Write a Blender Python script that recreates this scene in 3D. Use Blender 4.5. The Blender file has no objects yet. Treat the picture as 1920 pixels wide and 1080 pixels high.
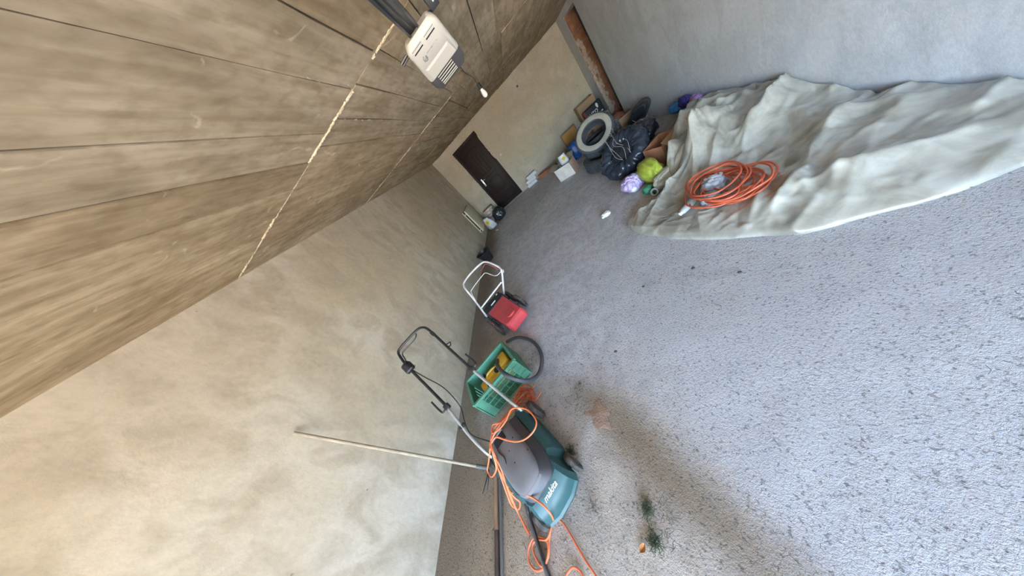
import bpy, bmesh, math, random
import numpy as np
from mathutils import Vector, Matrix, noise

# ------------------------------------------------------------------ camera, sky, sun, exposure
S = bpy.context.scene
COL = S.collection
cam_data = bpy.data.cameras.new('camera')
cam_data.sensor_width = 36.0
cam_data.lens = 36.0 * 445.03 / 1920.0          # ultra-wide phone lens
cam_data.clip_start = 0.02
cam = bpy.data.objects.new('camera', cam_data)
COL.objects.link(cam)
cam.matrix_world = Matrix((
    (0.7543561553, 0.5510273476, 0.3568131908, 0.0),
    (-0.0291226461, 0.5710921592, -0.8203691957, 0.0),
    (-0.6558190775, 0.6084592081, 0.4468542600, 1.70),
    (0, 0, 0, 1)))
S.camera = cam

world = bpy.data.worlds.new('World')
S.world = world
world.use_nodes = True
bgn = world.node_tree.nodes['Background']
sky = world.node_tree.nodes.new('ShaderNodeTexSky')
sky.sky_type = 'NISHITA'
sky.sun_disc = False                       # the sun itself is the lamp below
sky.sun_elevation = math.radians(50)
sky.sun_rotation = math.radians(25)
sky.air_density = 1.0; sky.dust_density = 2.0; sky.ozone_density = 1.0
world.node_tree.links.new(sky.outputs['Color'], bgn.inputs['Color'])
bgn.inputs['Strength'].default_value = 0.32
S.cycles.max_bounces = 8
S.cycles.diffuse_bounces = 6

sun_data = bpy.data.lights.new('sun', 'SUN')
sun_data.energy = 9.0
sun_data.color = (1.0, 0.90, 0.76)
sun_data.angle = 0.01
sun = bpy.data.objects.new('sun', sun_data)
COL.objects.link(sun)
sun.rotation_euler = (math.radians(-38), math.radians(14), 0)   # from behind the house onto the yard
sun.location = (0, 6, 8)

portal_data = bpy.data.lights.new('garage_opening_portal', 'AREA')
portal_data.shape = 'RECTANGLE'
portal_data.size, portal_data.size_y = 3.9, 2.2
portal_data.cycles.is_portal = True
portal = bpy.data.objects.new('garage_opening_portal', portal_data)
COL.objects.link(portal)
portal.location = (-0.05, -2.84, 1.1)
portal.rotation_euler = (math.radians(90), 0, 0)

S.view_settings.view_transform = 'Standard'
S.view_settings.look = 'None'
S.view_settings.gamma = 1.0
S.view_settings.use_curve_mapping = False
S.view_settings.exposure = 4.2

random.seed(7)
WL, WR, H, D, Y0 = -2.224, 2.13, 2.314, 7.75, -2.8

# ------------------------------------------------------------------ materials
MATS = {}
def mat(name, col, col2=None, rough=0.7, scale=4.0, detail=5.0, bump=0.0, bscale=40.0, metal=0.0,
        stretch=(1, 1, 1), spec=0.5, alpha=1.0, trans=0.0, contrast=(0.35, 0.65), bdist=0.01, coat=0.0):
    if name in MATS:
        return MATS[name]
    m = bpy.data.materials.new(name); MATS[name] = m
    m.use_nodes = True
    nt = m.node_tree; N = nt.nodes; L = nt.links
    p = N['Principled BSDF']
    p.inputs['Roughness'].default_value = rough
    p.inputs['Metallic'].default_value = metal
    p.inputs['Specular IOR Level'].default_value = spec
    p.inputs['Alpha'].default_value = alpha
    p.inputs['Transmission Weight'].default_value = trans
    p.inputs['Coat Weight'].default_value = coat
    if col2 is None:
        col2 = tuple(c * 0.8 for c in col)
    tc = N.new('ShaderNodeTexCoord'); mp = N.new('ShaderNodeMapping')
    mp.inputs['Scale'].default_value = stretch
    L.new(tc.outputs['Object'], mp.inputs['Vector'])
    n = N.new('ShaderNodeTexNoise'); n.inputs['Scale'].default_value = scale; n.inputs['Detail'].default_value = detail
    n.inputs['Roughness'].default_value = 0.6; n.inputs['Distortion'].default_value = 0.4
    L.new(mp.outputs[0], n.inputs['Vector'])
    r = N.new('ShaderNodeValToRGB')
    r.color_ramp.elements[0].position, r.color_ramp.elements[1].position = contrast
    r.color_ramp.elements[0].color = (*col2, 1); r.color_ramp.elements[1].color = (*col, 1)
    L.new(n.outputs['Fac'], r.inputs['Fac'])
    L.new(r.outputs['Color'], p.inputs['Base Color'])
    if bump > 0:
        n2 = N.new('ShaderNodeTexNoise'); n2.inputs['Scale'].default_value = bscale; n2.inputs['Detail'].default_value = 6
        L.new(mp.outputs[0], n2.inputs['Vector'])
        b = N.new('ShaderNodeBump'); b.inputs['Strength'].default_value = bump; b.inputs['Distance'].default_value = bdist
        L.new(n2.outputs['Fac'], b.inputs['Height']); L.new(b.outputs['Normal'], p.inputs['Normal'])
    return m

def plaster(name, c_main, c_dark, c_warm, seed=0.0):
    """trowelled cement render: broad patches, smeared strokes, small pits"""
    m = bpy.data.materials.new(name); m.use_nodes = True
    nt = m.node_tree; N = nt.nodes; L = nt.links; p = N['Principled BSDF']
    p.inputs['Roughness'].default_value = 0.75; p.inputs['Specular IOR Level'].default_value = 0.3
    tc = N.new('ShaderNodeTexCoord')
    mp = N.new('ShaderNodeMapping'); mp.inputs['Location'].default_value = (seed, seed * 1.7, seed * 0.3)
    L.new(tc.outputs['Object'], mp.inputs['Vector'])
    def nz(scale, detail, dist, stretch=None, rough=0.55):
        n = N.new('ShaderNodeTexNoise'); n.inputs['Scale'].default_value = scale; n.inputs['Detail'].default_value = detail
        n.inputs['Distortion'].default_value = dist; n.inputs['Roughness'].default_value = rough
        if stretch:
            q = N.new('ShaderNodeMapping'); q.inputs['Scale'].default_value = stretch; q.inputs['Rotation'].default_value = (0.6, 0.5, 0.5)
            L.new(mp.outputs[0], q.inputs['Vector']); L.new(q.outputs[0], n.inputs['Vector'])
        else:
            L.new(mp.outputs[0], n.inputs['Vector'])
        return n
    def ramp(src, a, b, ca=(0, 0, 0, 1), cb=(1, 1, 1, 1)):
        r = N.new('ShaderNodeValToRGB'); r.color_ramp.elements[0].position = a; r.color_ramp.elements[1].position = b
        r.color_ramp.elements[0].color = ca; r.color_ramp.elements[1].color = cb
        L.new(src, r.inputs['Fac']); return r
    def mix(fac, a, b, blend='MIX'):
        x = N.new('ShaderNodeMix'); x.data_type = 'RGBA'; x.blend_type = blend
        if hasattr(fac, 'is_linked'): L.new(fac, x.inputs[0])
        else: x.inputs[0].default_value = fac
        for s, i in ((a, 6), (b, 7)):
            if isinstance(s, tuple): x.inputs[i].default_value = (*s, 1)
            else: L.new(s, x.inputs[i])
        return x.outputs[2]
    big = ramp(nz(0.9, 3, 0.6).outputs['Fac'], 0.38, 0.62)
    c = mix(big.outputs['Color'], c_warm, c_main)
    stroke = ramp(nz(2.4, 3, 0.8, (1, 2.0, 1.3)).outputs['Fac'], 0.36, 0.58)
    c = mix(stroke.outputs['Color'], c_dark, c)
    fine = ramp(nz(30, 6, 0.2).outputs['Fac'], 0.30, 0.60, (0.86, 0.86, 0.86, 1))
    c = mix(0.8, c, fine.outputs['Color'], 'MULTIPLY')
    pit = ramp(nz(13, 2, 0.0).outputs['Fac'], 0.215, 0.255, (0.42, 0.37, 0.30, 1))
    c = mix(0.7, c, pit.outputs['Color'], 'MULTIPLY')
    L.new(c, p.inputs['Base Color'])
    b1 = N.new('ShaderNodeBump'); b1.inputs['Strength'].default_value = 0.22; b1.inputs['Distance'].default_value = 0.02
    L.new(nz(3.2, 3, 0.5, (1, 1.7, 1.2)).outputs['Fac'], b1.inputs['Height'])
    b2 = N.new('ShaderNodeBump'); b2.inputs['Strength'].default_value = 0.18; b2.inputs['Distance'].default_value = 0.004
    L.new(nz(90, 3, 0).outputs['Fac'], b2.inputs['Height']); L.new(b1.outputs['Normal'], b2.inputs['Normal'])
    L.new(b2.outputs['Normal'], p.inputs['Normal'])
    return m

def floor_material():
    m = bpy.data.materials.new('rough_concrete_floor'); m.use_nodes = True
    nt = m.node_tree; N = nt.nodes; L = nt.links; p = N['Principled BSDF']
    p.inputs['Roughness'].default_value = 0.85; p.inputs['Specular IOR Level'].default_value = 0.3
    tc = N.new('ShaderNodeTexCoord'); V = tc.outputs['Object']
    def nz(scale, detail, dist=0.0, rough=0.6):
        n = N.new('ShaderNodeTexNoise'); n.inputs['Scale'].default_value = scale; n.inputs['Detail'].default_value = detail
        n.inputs['Distortion'].default_value = dist; n.inputs['Roughness'].default_value = rough
        L.new(V, n.inputs['Vector']); return n.outputs['Fac']
    def math_(op, a, b=None):
        x = N.new('ShaderNodeMath'); x.operation = op
        for i, s in enumerate((a, b)):
            if s is None: continue
            if isinstance(s, (int, float)): x.inputs[i].default_value = s
            else: L.new(s, x.inputs[i])
        return x.outputs[0]
    def sstep(v, a, b):
        x = N.new('ShaderNodeMapRange'); x.interpolation_type = 'SMOOTHSTEP'
        L.new(v, x.inputs['Value']); x.inputs['From Min'].default_value = a; x.inputs['From Max'].default_value = b
        return x.outputs['Result']
    def mix(fac, a, b, blend='MIX'):
        x = N.new('ShaderNodeMix'); x.data_type = 'RGBA'; x.blend_type = blend
        if isinstance(fac, (int, float)): x.inputs[0].default_value = fac
        else: L.new(fac, x.inputs[0])
        for s, i in ((a, 6), (b, 7)):
            if isinstance(s, tuple): x.inputs[i].default_value = (*s, 1)
            else: L.new(s, x.inputs[i])
        return x.outputs[2]
    sep = N.new('ShaderNodeSeparateXYZ'); L.new(V, sep.inputs[0])
    X, Y = sep.outputs[0], sep.outputs[1]
    wob = math_('MULTIPLY', math_('SUBTRACT', nz(2.5, 5, 0.5), 0.5), 0.45)
    # concrete
    c = mix(sstep(nz(1.3, 4, 0.5), 0.35, 0.65), (0.58, 0.575, 0.595), (0.66, 0.655, 0.675))
    c = mix(sstep(nz(9, 5, 0.3), 0.32, 0.62), mix(1.0, c, (0.80, 0.79, 0.79), 'MULTIPLY'), c)
    # skylit floor put into the colour, right of the middle and near the front
    skylit_tone = math_('MULTIPLY', sstep(math_('ADD', X, wob), -0.45, 0.05), math_('SUBTRACT', 1.0, sstep(math_('ADD', Y, wob), 1.5, 3.2)))
    c = mix(math_('MULTIPLY', skylit_tone, 0.8), c, (0.55, 0.545, 0.555))
    # ochre-brown band running towards the entrance
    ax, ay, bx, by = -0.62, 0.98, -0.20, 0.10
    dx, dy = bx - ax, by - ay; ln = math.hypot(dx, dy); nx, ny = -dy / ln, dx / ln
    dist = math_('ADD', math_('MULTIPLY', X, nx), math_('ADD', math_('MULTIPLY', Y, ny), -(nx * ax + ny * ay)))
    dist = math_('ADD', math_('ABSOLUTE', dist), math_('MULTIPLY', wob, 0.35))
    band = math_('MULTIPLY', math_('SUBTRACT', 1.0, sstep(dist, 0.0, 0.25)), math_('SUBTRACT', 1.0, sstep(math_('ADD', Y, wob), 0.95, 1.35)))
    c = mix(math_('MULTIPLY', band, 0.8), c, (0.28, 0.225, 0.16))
    near = math_('MULTIPLY', math_('SUBTRACT', 1.0, sstep(math_('ADD', X, wob), -1.6, -1.0)), math_('SUBTRACT', 1.0, sstep(math_('ADD', Y, wob), 0.7, 1.9)))
    c = mix(math_('MULTIPLY', near, 0.7), c, (0.40, 0.33, 0.245))
    dusty = math_('MULTIPLY', math_('SUBTRACT', 1.0, sstep(math_('ADD', X, wob), -0.5, 0.1)), math_('SUBTRACT', 1.0, sstep(math_('ADD', Y, wob), 0.5, 1.6)))
    c = mix(math_('MULTIPLY', dusty, 0.95), c, mix(1.0, c, (0.84, 0.74, 0.60), 'MULTIPLY'))
    # damp brown dirt along the foot of the left wall
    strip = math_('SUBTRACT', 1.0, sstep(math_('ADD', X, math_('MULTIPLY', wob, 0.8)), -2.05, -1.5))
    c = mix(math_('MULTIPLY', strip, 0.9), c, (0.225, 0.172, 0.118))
    # dark grains and crumbs
    spk = sstep(nz(26, 3), 0.24, 0.33)
    c = mix(spk, mix(1.0, c, (0.40, 0.38, 0.36), 'MULTIPLY'), c)
    spk2 = sstep(nz(70, 2), 0.30, 0.44)
    c = mix(spk2, mix(1.0, c, (0.50, 0.49, 0.48), 'MULTIPLY'), c)
    L.new(c, p.inputs['Base Color'])
    h = math_('ADD', math_('MULTIPLY', nz(85, 4, 0.0, 0.75), 1.0), math_('MULTIPLY', nz(9, 4), 0.7))
    b = N.new('ShaderNodeBump'); b.inputs['Strength'].default_value = 0.9; b.inputs['Distance'].default_value = 0.013
    L.new(h, b.inputs['Height']); L.new(b.outputs['Normal'], p.inputs['Normal'])
    return m

M_LEFT = plaster('render_left_wall', (0.575, 0.535, 0.46), (0.44, 0.39, 0.31), (0.50, 0.445, 0.345), 1.3)
M_BACK = plaster('render_back_wall', (0.49, 0.455, 0.39), (0.41, 0.37, 0.30), (0.43, 0.38, 0.295), 4.1)
M_RIGHT = plaster('render_right_wall', (0.60, 0.63, 0.68), (0.51, 0.535, 0.575), (0.55, 0.56, 0.58), 8.2)  # cool cast of the skylight put into the grey of the render
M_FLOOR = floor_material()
def board_concrete(name, c_main, c_dark, seed):
    """concrete that took the grain of rough formwork boards (grain runs along y)"""
    m = bpy.data.materials.new(name); m.use_nodes = True
    nt = m.node_tree; N = nt.nodes; L = nt.links; p = N['Principled BSDF']
    p.inputs['Roughness'].default_value = 0.85; p.inputs['Specular IOR Level'].default_value = 0.25
    tc = N.new('ShaderNodeTexCoord')
    def nz(scale, stretch, detail=5, dist=0.3, off=0.0):
        q = N.new('ShaderNodeMapping'); q.inputs['Scale'].default_value = stretch; q.inputs['Location'].default_value = (seed + off, seed, off)
        n = N.new('ShaderNodeTexNoise'); n.inputs['Scale'].default_value = scale; n.inputs['Detail'].default_value = detail; n.inputs['Distortion'].default_value = dist
        L.new(tc.outputs['Object'], q.inputs['Vector']); L.new(q.outputs[0], n.inputs['Vector']); return n.outputs['Fac']
    def ramp(src, a, b, ca, cb):
        r = N.new('ShaderNodeValToRGB'); r.color_ramp.elements[0].position = a; r.color_ramp.elements[1].position = b
        r.color_ramp.elements[0].color = (*ca, 1); r.color_ramp.elements[1].color = (*cb, 1); L.new(src, r.inputs['Fac']); return r.outputs['Color']
    def mix(fac, a, b, blend):
        x = N.new('ShaderNodeMix'); x.data_type = 'RGBA'; x.blend_type = blend; x.inputs[0].default_value = fac
        L.new(a, x.inputs[6]); L.new(b, x.inputs[7]); return x.outputs[2]
    c = ramp(nz(2.6, (1, 0.6, 1), 6, 0.8), 0.36, 0.62, c_dark, c_main)
    c = mix(0.75, c, ramp(nz(5, (5, 0.5, 1), 5, 0.3, 3.0), 0.32, 0.6, (0.68, 0.64, 0.58), (1, 1, 1)), 'MULTIPLY')
    c = mix(0.8, c, ramp(nz(16, (1.4, 0.8, 1), 6, 0.2, 7.0), 0.30, 0.55, (0.72, 0.69, 0.64), (1, 1, 1)), 'MULTIPLY')
    c = mix(0.55, c, ramp(nz(7, (1, 0.9, 1), 4, 1.2, 11.0), 0.66, 0.74, (0, 0, 0), (0.42, 0.38, 0.30)), 'ADD')
    L.new(c, p.inputs['Base Color'])
    b = N.new('ShaderNodeBump'); b.inputs['Strength'].default_value = 0.5; b.inputs['Distance'].default_value = 0.008
    L.new(nz(14, (3, 0.5, 1), 6, 0.4, 5.0), b.inputs['Height']); L.new(b.outputs['Normal'], p.inputs['Normal'])
    return m
M_CEIL = [board_concrete('formwork_concrete_warm', (0.56, 0.46, 0.315), (0.40, 0.31, 0.20), 0.0),
          board_concrete('formwork_concrete_grey', (0.53, 0.445, 0.325), (0.38, 0.31, 0.215), 4.0),
          board_concrete('formwork_concrete_dark', (0.49, 0.39, 0.26), (0.34, 0.26, 0.165), 9.0)]
M_JOINT = mat('formwork_joint', (0.15, 0.115, 0.075), rough=0.9)
M_FIN = mat('cement_fin', (0.66, 0.59, 0.46), (0.48, 0.41, 0.30), rough=0.9, scale=20)
M_BRICK = mat('clay_block', (0.33, 0.15, 0.085), (0.23, 0.10, 0.055), rough=0.9, scale=9, bump=0.4)
M_MORTAR = mat('mortar_smear', (0.44, 0.37, 0.32), (0.33, 0.24, 0.19), rough=0.9, scale=14, bump=0.5)
M_DARK = mat('painted_shade_black', (0.05, 0.045, 0.04), rough=0.95)  # near-black tone holds the shade of the side room, gaps and hollows
M_DOOR = mat('brown_metal_door', (0.022, 0.010, 0.010), (0.015, 0.007, 0.007), rough=0.55, scale=3, spec=0.25)
M_FOAM = mat('dry_mounting_foam', (0.55, 0.50, 0.42), (0.35, 0.31, 0.25), rough=0.9, scale=30, bump=0.6)
M_CHROME = mat('satin_chrome', (0.75, 0.75, 0.75), rough=0.28, metal=1.0)
M_STEEL = mat('silver_tube', (0.66, 0.67, 0.68), (0.52, 0.53, 0.54), rough=0.35, metal=0.75, scale=12)
M_BLACK = mat('black_plastic', (0.022, 0.022, 0.024), (0.014, 0.014, 0.015), rough=0.45)
M_BLACKM = mat('black_steel', (0.03, 0.03, 0.034), (0.018, 0.018, 0.02), rough=0.4, metal=0.2)
M_RAIL = mat('rail_steel', (0.09, 0.095, 0.105), (0.05, 0.052, 0.058), rough=0.35, metal=0.6)
M_WHITEP = mat('white_plastic', (0.46, 0.46, 0.435), (0.43, 0.43, 0.405), rough=0.42, scale=3)
M_GREYP = mat('charcoal_plastic', (0.075, 0.078, 0.085), (0.06, 0.062, 0.068), rough=0.55)
M_MARK = mat('faded_grey_print', (0.36, 0.36, 0.355), rough=0.5)
M_TEAL = mat('teal_plastic', (0.030, 0.098, 0.104), (0.023, 0.076, 0.082), rough=0.45, scale=5)
M_LIDG = mat('dusty_grey_plastic', (0.19, 0.19, 0.20), (0.145, 0.145, 0.155), rough=0.6, scale=6)
M_LIDD = mat('dark_grey_plastic', (0.075, 0.075, 0.085), (0.055, 0.055, 0.062), rough=0.5, scale=6)
M_WHITE = mat('white_print', (0.85, 0.85, 0.82), (0.8, 0.8, 0.78), rough=0.5)
M_RUBBER = mat('black_rubber', (0.035, 0.036, 0.038), (0.024, 0.024, 0.026), rough=0.7, scale=12)
M_DUSTRUB = mat('dusty_rubber', (0.075, 0.085, 0.10), (0.045, 0.05, 0.06), rough=0.75, scale=9)
M_SIDEW = mat('dusty_sidewall', (0.36, 0.355, 0.32), (0.29, 0.285, 0.26), rough=0.8, scale=7)
M_MUDW = mat('muddy_wheel', (0.12, 0.10, 0.08), (0.035, 0.032, 0.03), rough=0.85, scale=16, contrast=(0.42, 0.62))
M_ORANGE = mat('orange_cable', (0.86, 0.215, 0.085), (0.74, 0.16, 0.06), rough=0.45, scale=9)
M_ORANGE2 = mat('faded_red_orange_cable', (0.62, 0.13, 0.06), (0.48, 0.095, 0.045), rough=0.5, scale=9)
M_RED = mat('red_painted_steel', (0.60, 0.07, 0.08), (0.50, 0.055, 0.065), rough=0.42, scale=5)
M_WTUBE = mat('white_painted_tube', (0.72, 0.70, 0.70), (0.60, 0.56, 0.56), rough=0.4, scale=9)
M_PINK = mat('red_cable', (0.55, 0.15, 0.16), rough=0.5)
M_CRATE = mat('green_crate_plastic', (0.105, 0.335, 0.22), (0.085, 0.26, 0.17), rough=0.5, scale=5)
M_YELLOW = mat('yellow_plastic', (0.72, 0.43, 0.035), (0.60, 0.34, 0.03), rough=0.45, scale=5)
M_HOSE = mat('grey_hose', (0.085, 0.088, 0.10), (0.065, 0.068, 0.075), rough=0.55, scale=8)
M_WOOD = mat('brown_wooden_pole', (0.36, 0.22, 0.13), (0.24, 0.14, 0.08), rough=0.6, scale=6, stretch=(6, 1, 6))
M_WOODL = mat('grey_wooden_pole', (0.40, 0.34, 0.26), (0.27, 0.22, 0.16), rough=0.7, scale=6, stretch=(6, 6, 1))
M_PIPE = mat('grey_pipe', (0.14, 0.135, 0.13), (0.10, 0.095, 0.09), rough=0.55)
M_CARD = mat('brown_cardboard', (0.40, 0.27, 0.17), (0.33, 0.215, 0.13), rough=0.85, scale=4)
M_CARDO = mat('orange_brown_cardboard', (0.46, 0.215, 0.115), (0.36, 0.16, 0.085), rough=0.85, scale=5)
M_CARDW = mat('white_cardboard', (0.68, 0.66, 0.63), (0.55, 0.52, 0.50), rough=0.75, scale=7)
M_CARDIN = mat('grey_cardboard_inside', (0.30, 0.26, 0.21), (0.23, 0.20, 0.16), rough=0.9)
M_TARP = mat('grey_polythene_sheet', (0.44, 0.435, 0.385), (0.27, 0.26, 0.215), rough=0.3, scale=6, spec=1.0, contrast=(0.38, 0.62), coat=1.0)
def crinkle(m, scale, strength, dist):
    nt = m.node_tree; N = nt.nodes; L = nt.links; p = N['Principled BSDF']
    tc = N.new('ShaderNodeTexCoord'); n = N.new('ShaderNodeTexNoise'); n.noise_type = 'RIDGED_MULTIFRACTAL'
    n.inputs['Scale'].default_value = scale; n.inputs['Detail'].default_value = 3; n.inputs['Distortion'].default_value = 0.6
    b = N.new('ShaderNodeBump'); b.inputs['Strength'].default_value = strength; b.inputs['Distance'].default_value = dist
    L.new(tc.outputs['Object'], n.inputs['Vector']); L.new(n.outputs['Fac'], b.inputs['Height'])
    L.new(b.outputs['Normal'], p.inputs['Normal']); L.new(b.outputs['Normal'], p.inputs['Coat Normal'])
    p.inputs['Coat Roughness'].default_value = 0.16
crinkle(M_TARP, 6.0, 0.4, 0.012)
M_CLEAR = mat('milky_polythene', (0.62, 0.65, 0.70), (0.5, 0.53, 0.58), rough=0.25, scale=8, trans=0.35, bump=0.3, bscale=30)
M_LILAC = mat('lilac_polythene', (0.56, 0.46, 0.70), (0.42, 0.33, 0.57), rough=0.35, scale=14, bump=0.3, bscale=30)
M_GREENB = mat('yellow_green_polythene', (0.40, 0.46, 0.06), (0.27, 0.33, 0.04), rough=0.35, scale=9, bump=0.2)
M_GREENP = mat('emerald_polythene', (0.05, 0.28, 0.15), (0.03, 0.2, 0.1), rough=0.35)
M_CREAM = mat('cream_sackcloth', (0.50, 0.48, 0.38), (0.42, 0.40, 0.31), rough=0.6, scale=12, bump=0.3)
M_BBAG = mat('black_polythene', (0.030, 0.034, 0.044), (0.018, 0.02, 0.027), rough=0.22, scale=8, bump=0.35, bscale=22, spec=0.6)
M_NBAG = mat('navy_polythene', (0.032, 0.042, 0.066), (0.018, 0.024, 0.038), rough=0.2, scale=8, bump=0.35, bscale=22, spec=0.6)
M_BLUE = mat('blue_plastic', (0.03, 0.12, 0.42), (0.02, 0.085, 0.32), rough=0.4)
M_CYAN = mat('bright_blue_cloth', (0.05, 0.28, 0.62), (0.04, 0.2, 0.5), rough=0.6)
M_INDIGO = mat('indigo_cloth', (0.05, 0.045, 0.30), (0.035, 0.03, 0.2), rough=0.7)
M_MAUVE = mat('mauve_cloth', (0.45, 0.28, 0.55), (0.35, 0.2, 0.45), rough=0.7)
M_AMBER = mat('amber_board', (0.52, 0.28, 0.07), (0.42, 0.21, 0.05), rough=0.6)
M_FRAMEG = mat('grey_brown_board', (0.24, 0.19, 0.15), rough=0.7)
M_TERRA = mat('terracotta', (0.38, 0.15, 0.085), (0.27, 0.10, 0.06), rough=0.85, scale=10)
M_AAC = mat('aerated_concrete', (0.64, 0.64, 0.68), (0.54, 0.54, 0.58), rough=0.9, scale=14, bump=0.3)
M_ENAMEL = mat('cream_enamel', (0.70, 0.65, 0.49), (0.62, 0.57, 0.42), rough=0.4, scale=3)
M_SACKW = mat('white_woven_sack', (0.66, 0.67, 0.70), (0.56, 0.57, 0.60), rough=0.6, scale=12, bump=0.3)
M_LOGOY = mat('yellow_print', (0.72, 0.58, 0.02), (0.62, 0.48, 0.02), rough=0.5)
M_PALEP = mat('pale_pink_paper', (0.52, 0.36, 0.30), (0.42, 0.28, 0.23), rough=0.8)
M_GREYW = mat('grey_paper', (0.42, 0.41, 0.38), (0.34, 0.33, 0.31), rough=0.85)
M_STRING = mat('pale_string', (0.60, 0.58, 0.55), rough=0.8)
M_TWIG = mat('dry_twig', (0.26, 0.2, 0.13), (0.17, 0.13, 0.08), rough=0.9)
M_GRASS = mat('wilted_grass', (0.085, 0.105, 0.045), (0.05, 0.062, 0.03), rough=0.8, scale=20)
M_STRAW = mat('straw_debris', (0.10, 0.085, 0.065), (0.06, 0.05, 0.04), rough=0.9, scale=20)
M_LEAF = mat('orange_leaf', (0.60, 0.27, 0.08), (0.5, 0.2, 0.06), rough=0.7)
M_STONE = mat('grit', (0.36, 0.34, 0.31), (0.13, 0.12, 0.11), rough=0.9, scale=3, contrast=(0.3, 0.7))
M_RUST = mat('rust_brown_clay', (0.36, 0.235, 0.165), (0.27, 0.18, 0.125), rough=0.95, scale=16, bump=0.5, bscale=70)
M_PET = mat('clear_bottle_plastic', (0.75, 0.80, 0.85), (0.7, 0.75, 0.8), rough=0.08, trans=0.85)
M_LABELB = mat('light_blue_label', (0.32, 0.52, 0.75), (0.55, 0.65, 0.78), rough=0.5, scale=20)
M_YARD = mat('sunlit_yard_paving', (0.52, 0.44, 0.33), (0.44, 0.37, 0.27), rough=0.9, scale=1.5)
M_FACADE = mat('front_wall_render', (0.55, 0.5, 0.42), rough=0.9)
M_ROOF = mat('concrete_slab', (0.35, 0.31, 0.25), rough=0.9)
M_GLASSB = mat('opal_bulb_glass', (0.86, 0.86, 0.84), (0.84, 0.84, 0.82), rough=0.2)

# ------------------------------------------------------------------ mesh helpers
def V3(*a): return Vector(a)

def spline(pts, sub=6, closed=False):
    P = [Vector(p) for p in pts]; n = len(P); out = []
    rng = range(n if closed else n - 1)
    for i in rng:
        if closed: a, b, c, d = P[(i - 1) % n], P[i], P[(i + 1) % n], P[(i + 2) % n]
        else: a, b, c, d = P[max(i - 1, 0)], P[i], P[i + 1], P[min(i + 2, n - 1)]
        for k in range(sub):
            t = k / sub; t2 = t * t; t3 = t2 * t
            out.append(0.5 * ((2 * b) + (c - a) * t + (2 * a - 5 * b + 4 * c - d) * t2 + (3 * b - a - 3 * c + d) * t3))
    if not closed: out.append(P[-1].copy())
    return out

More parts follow.
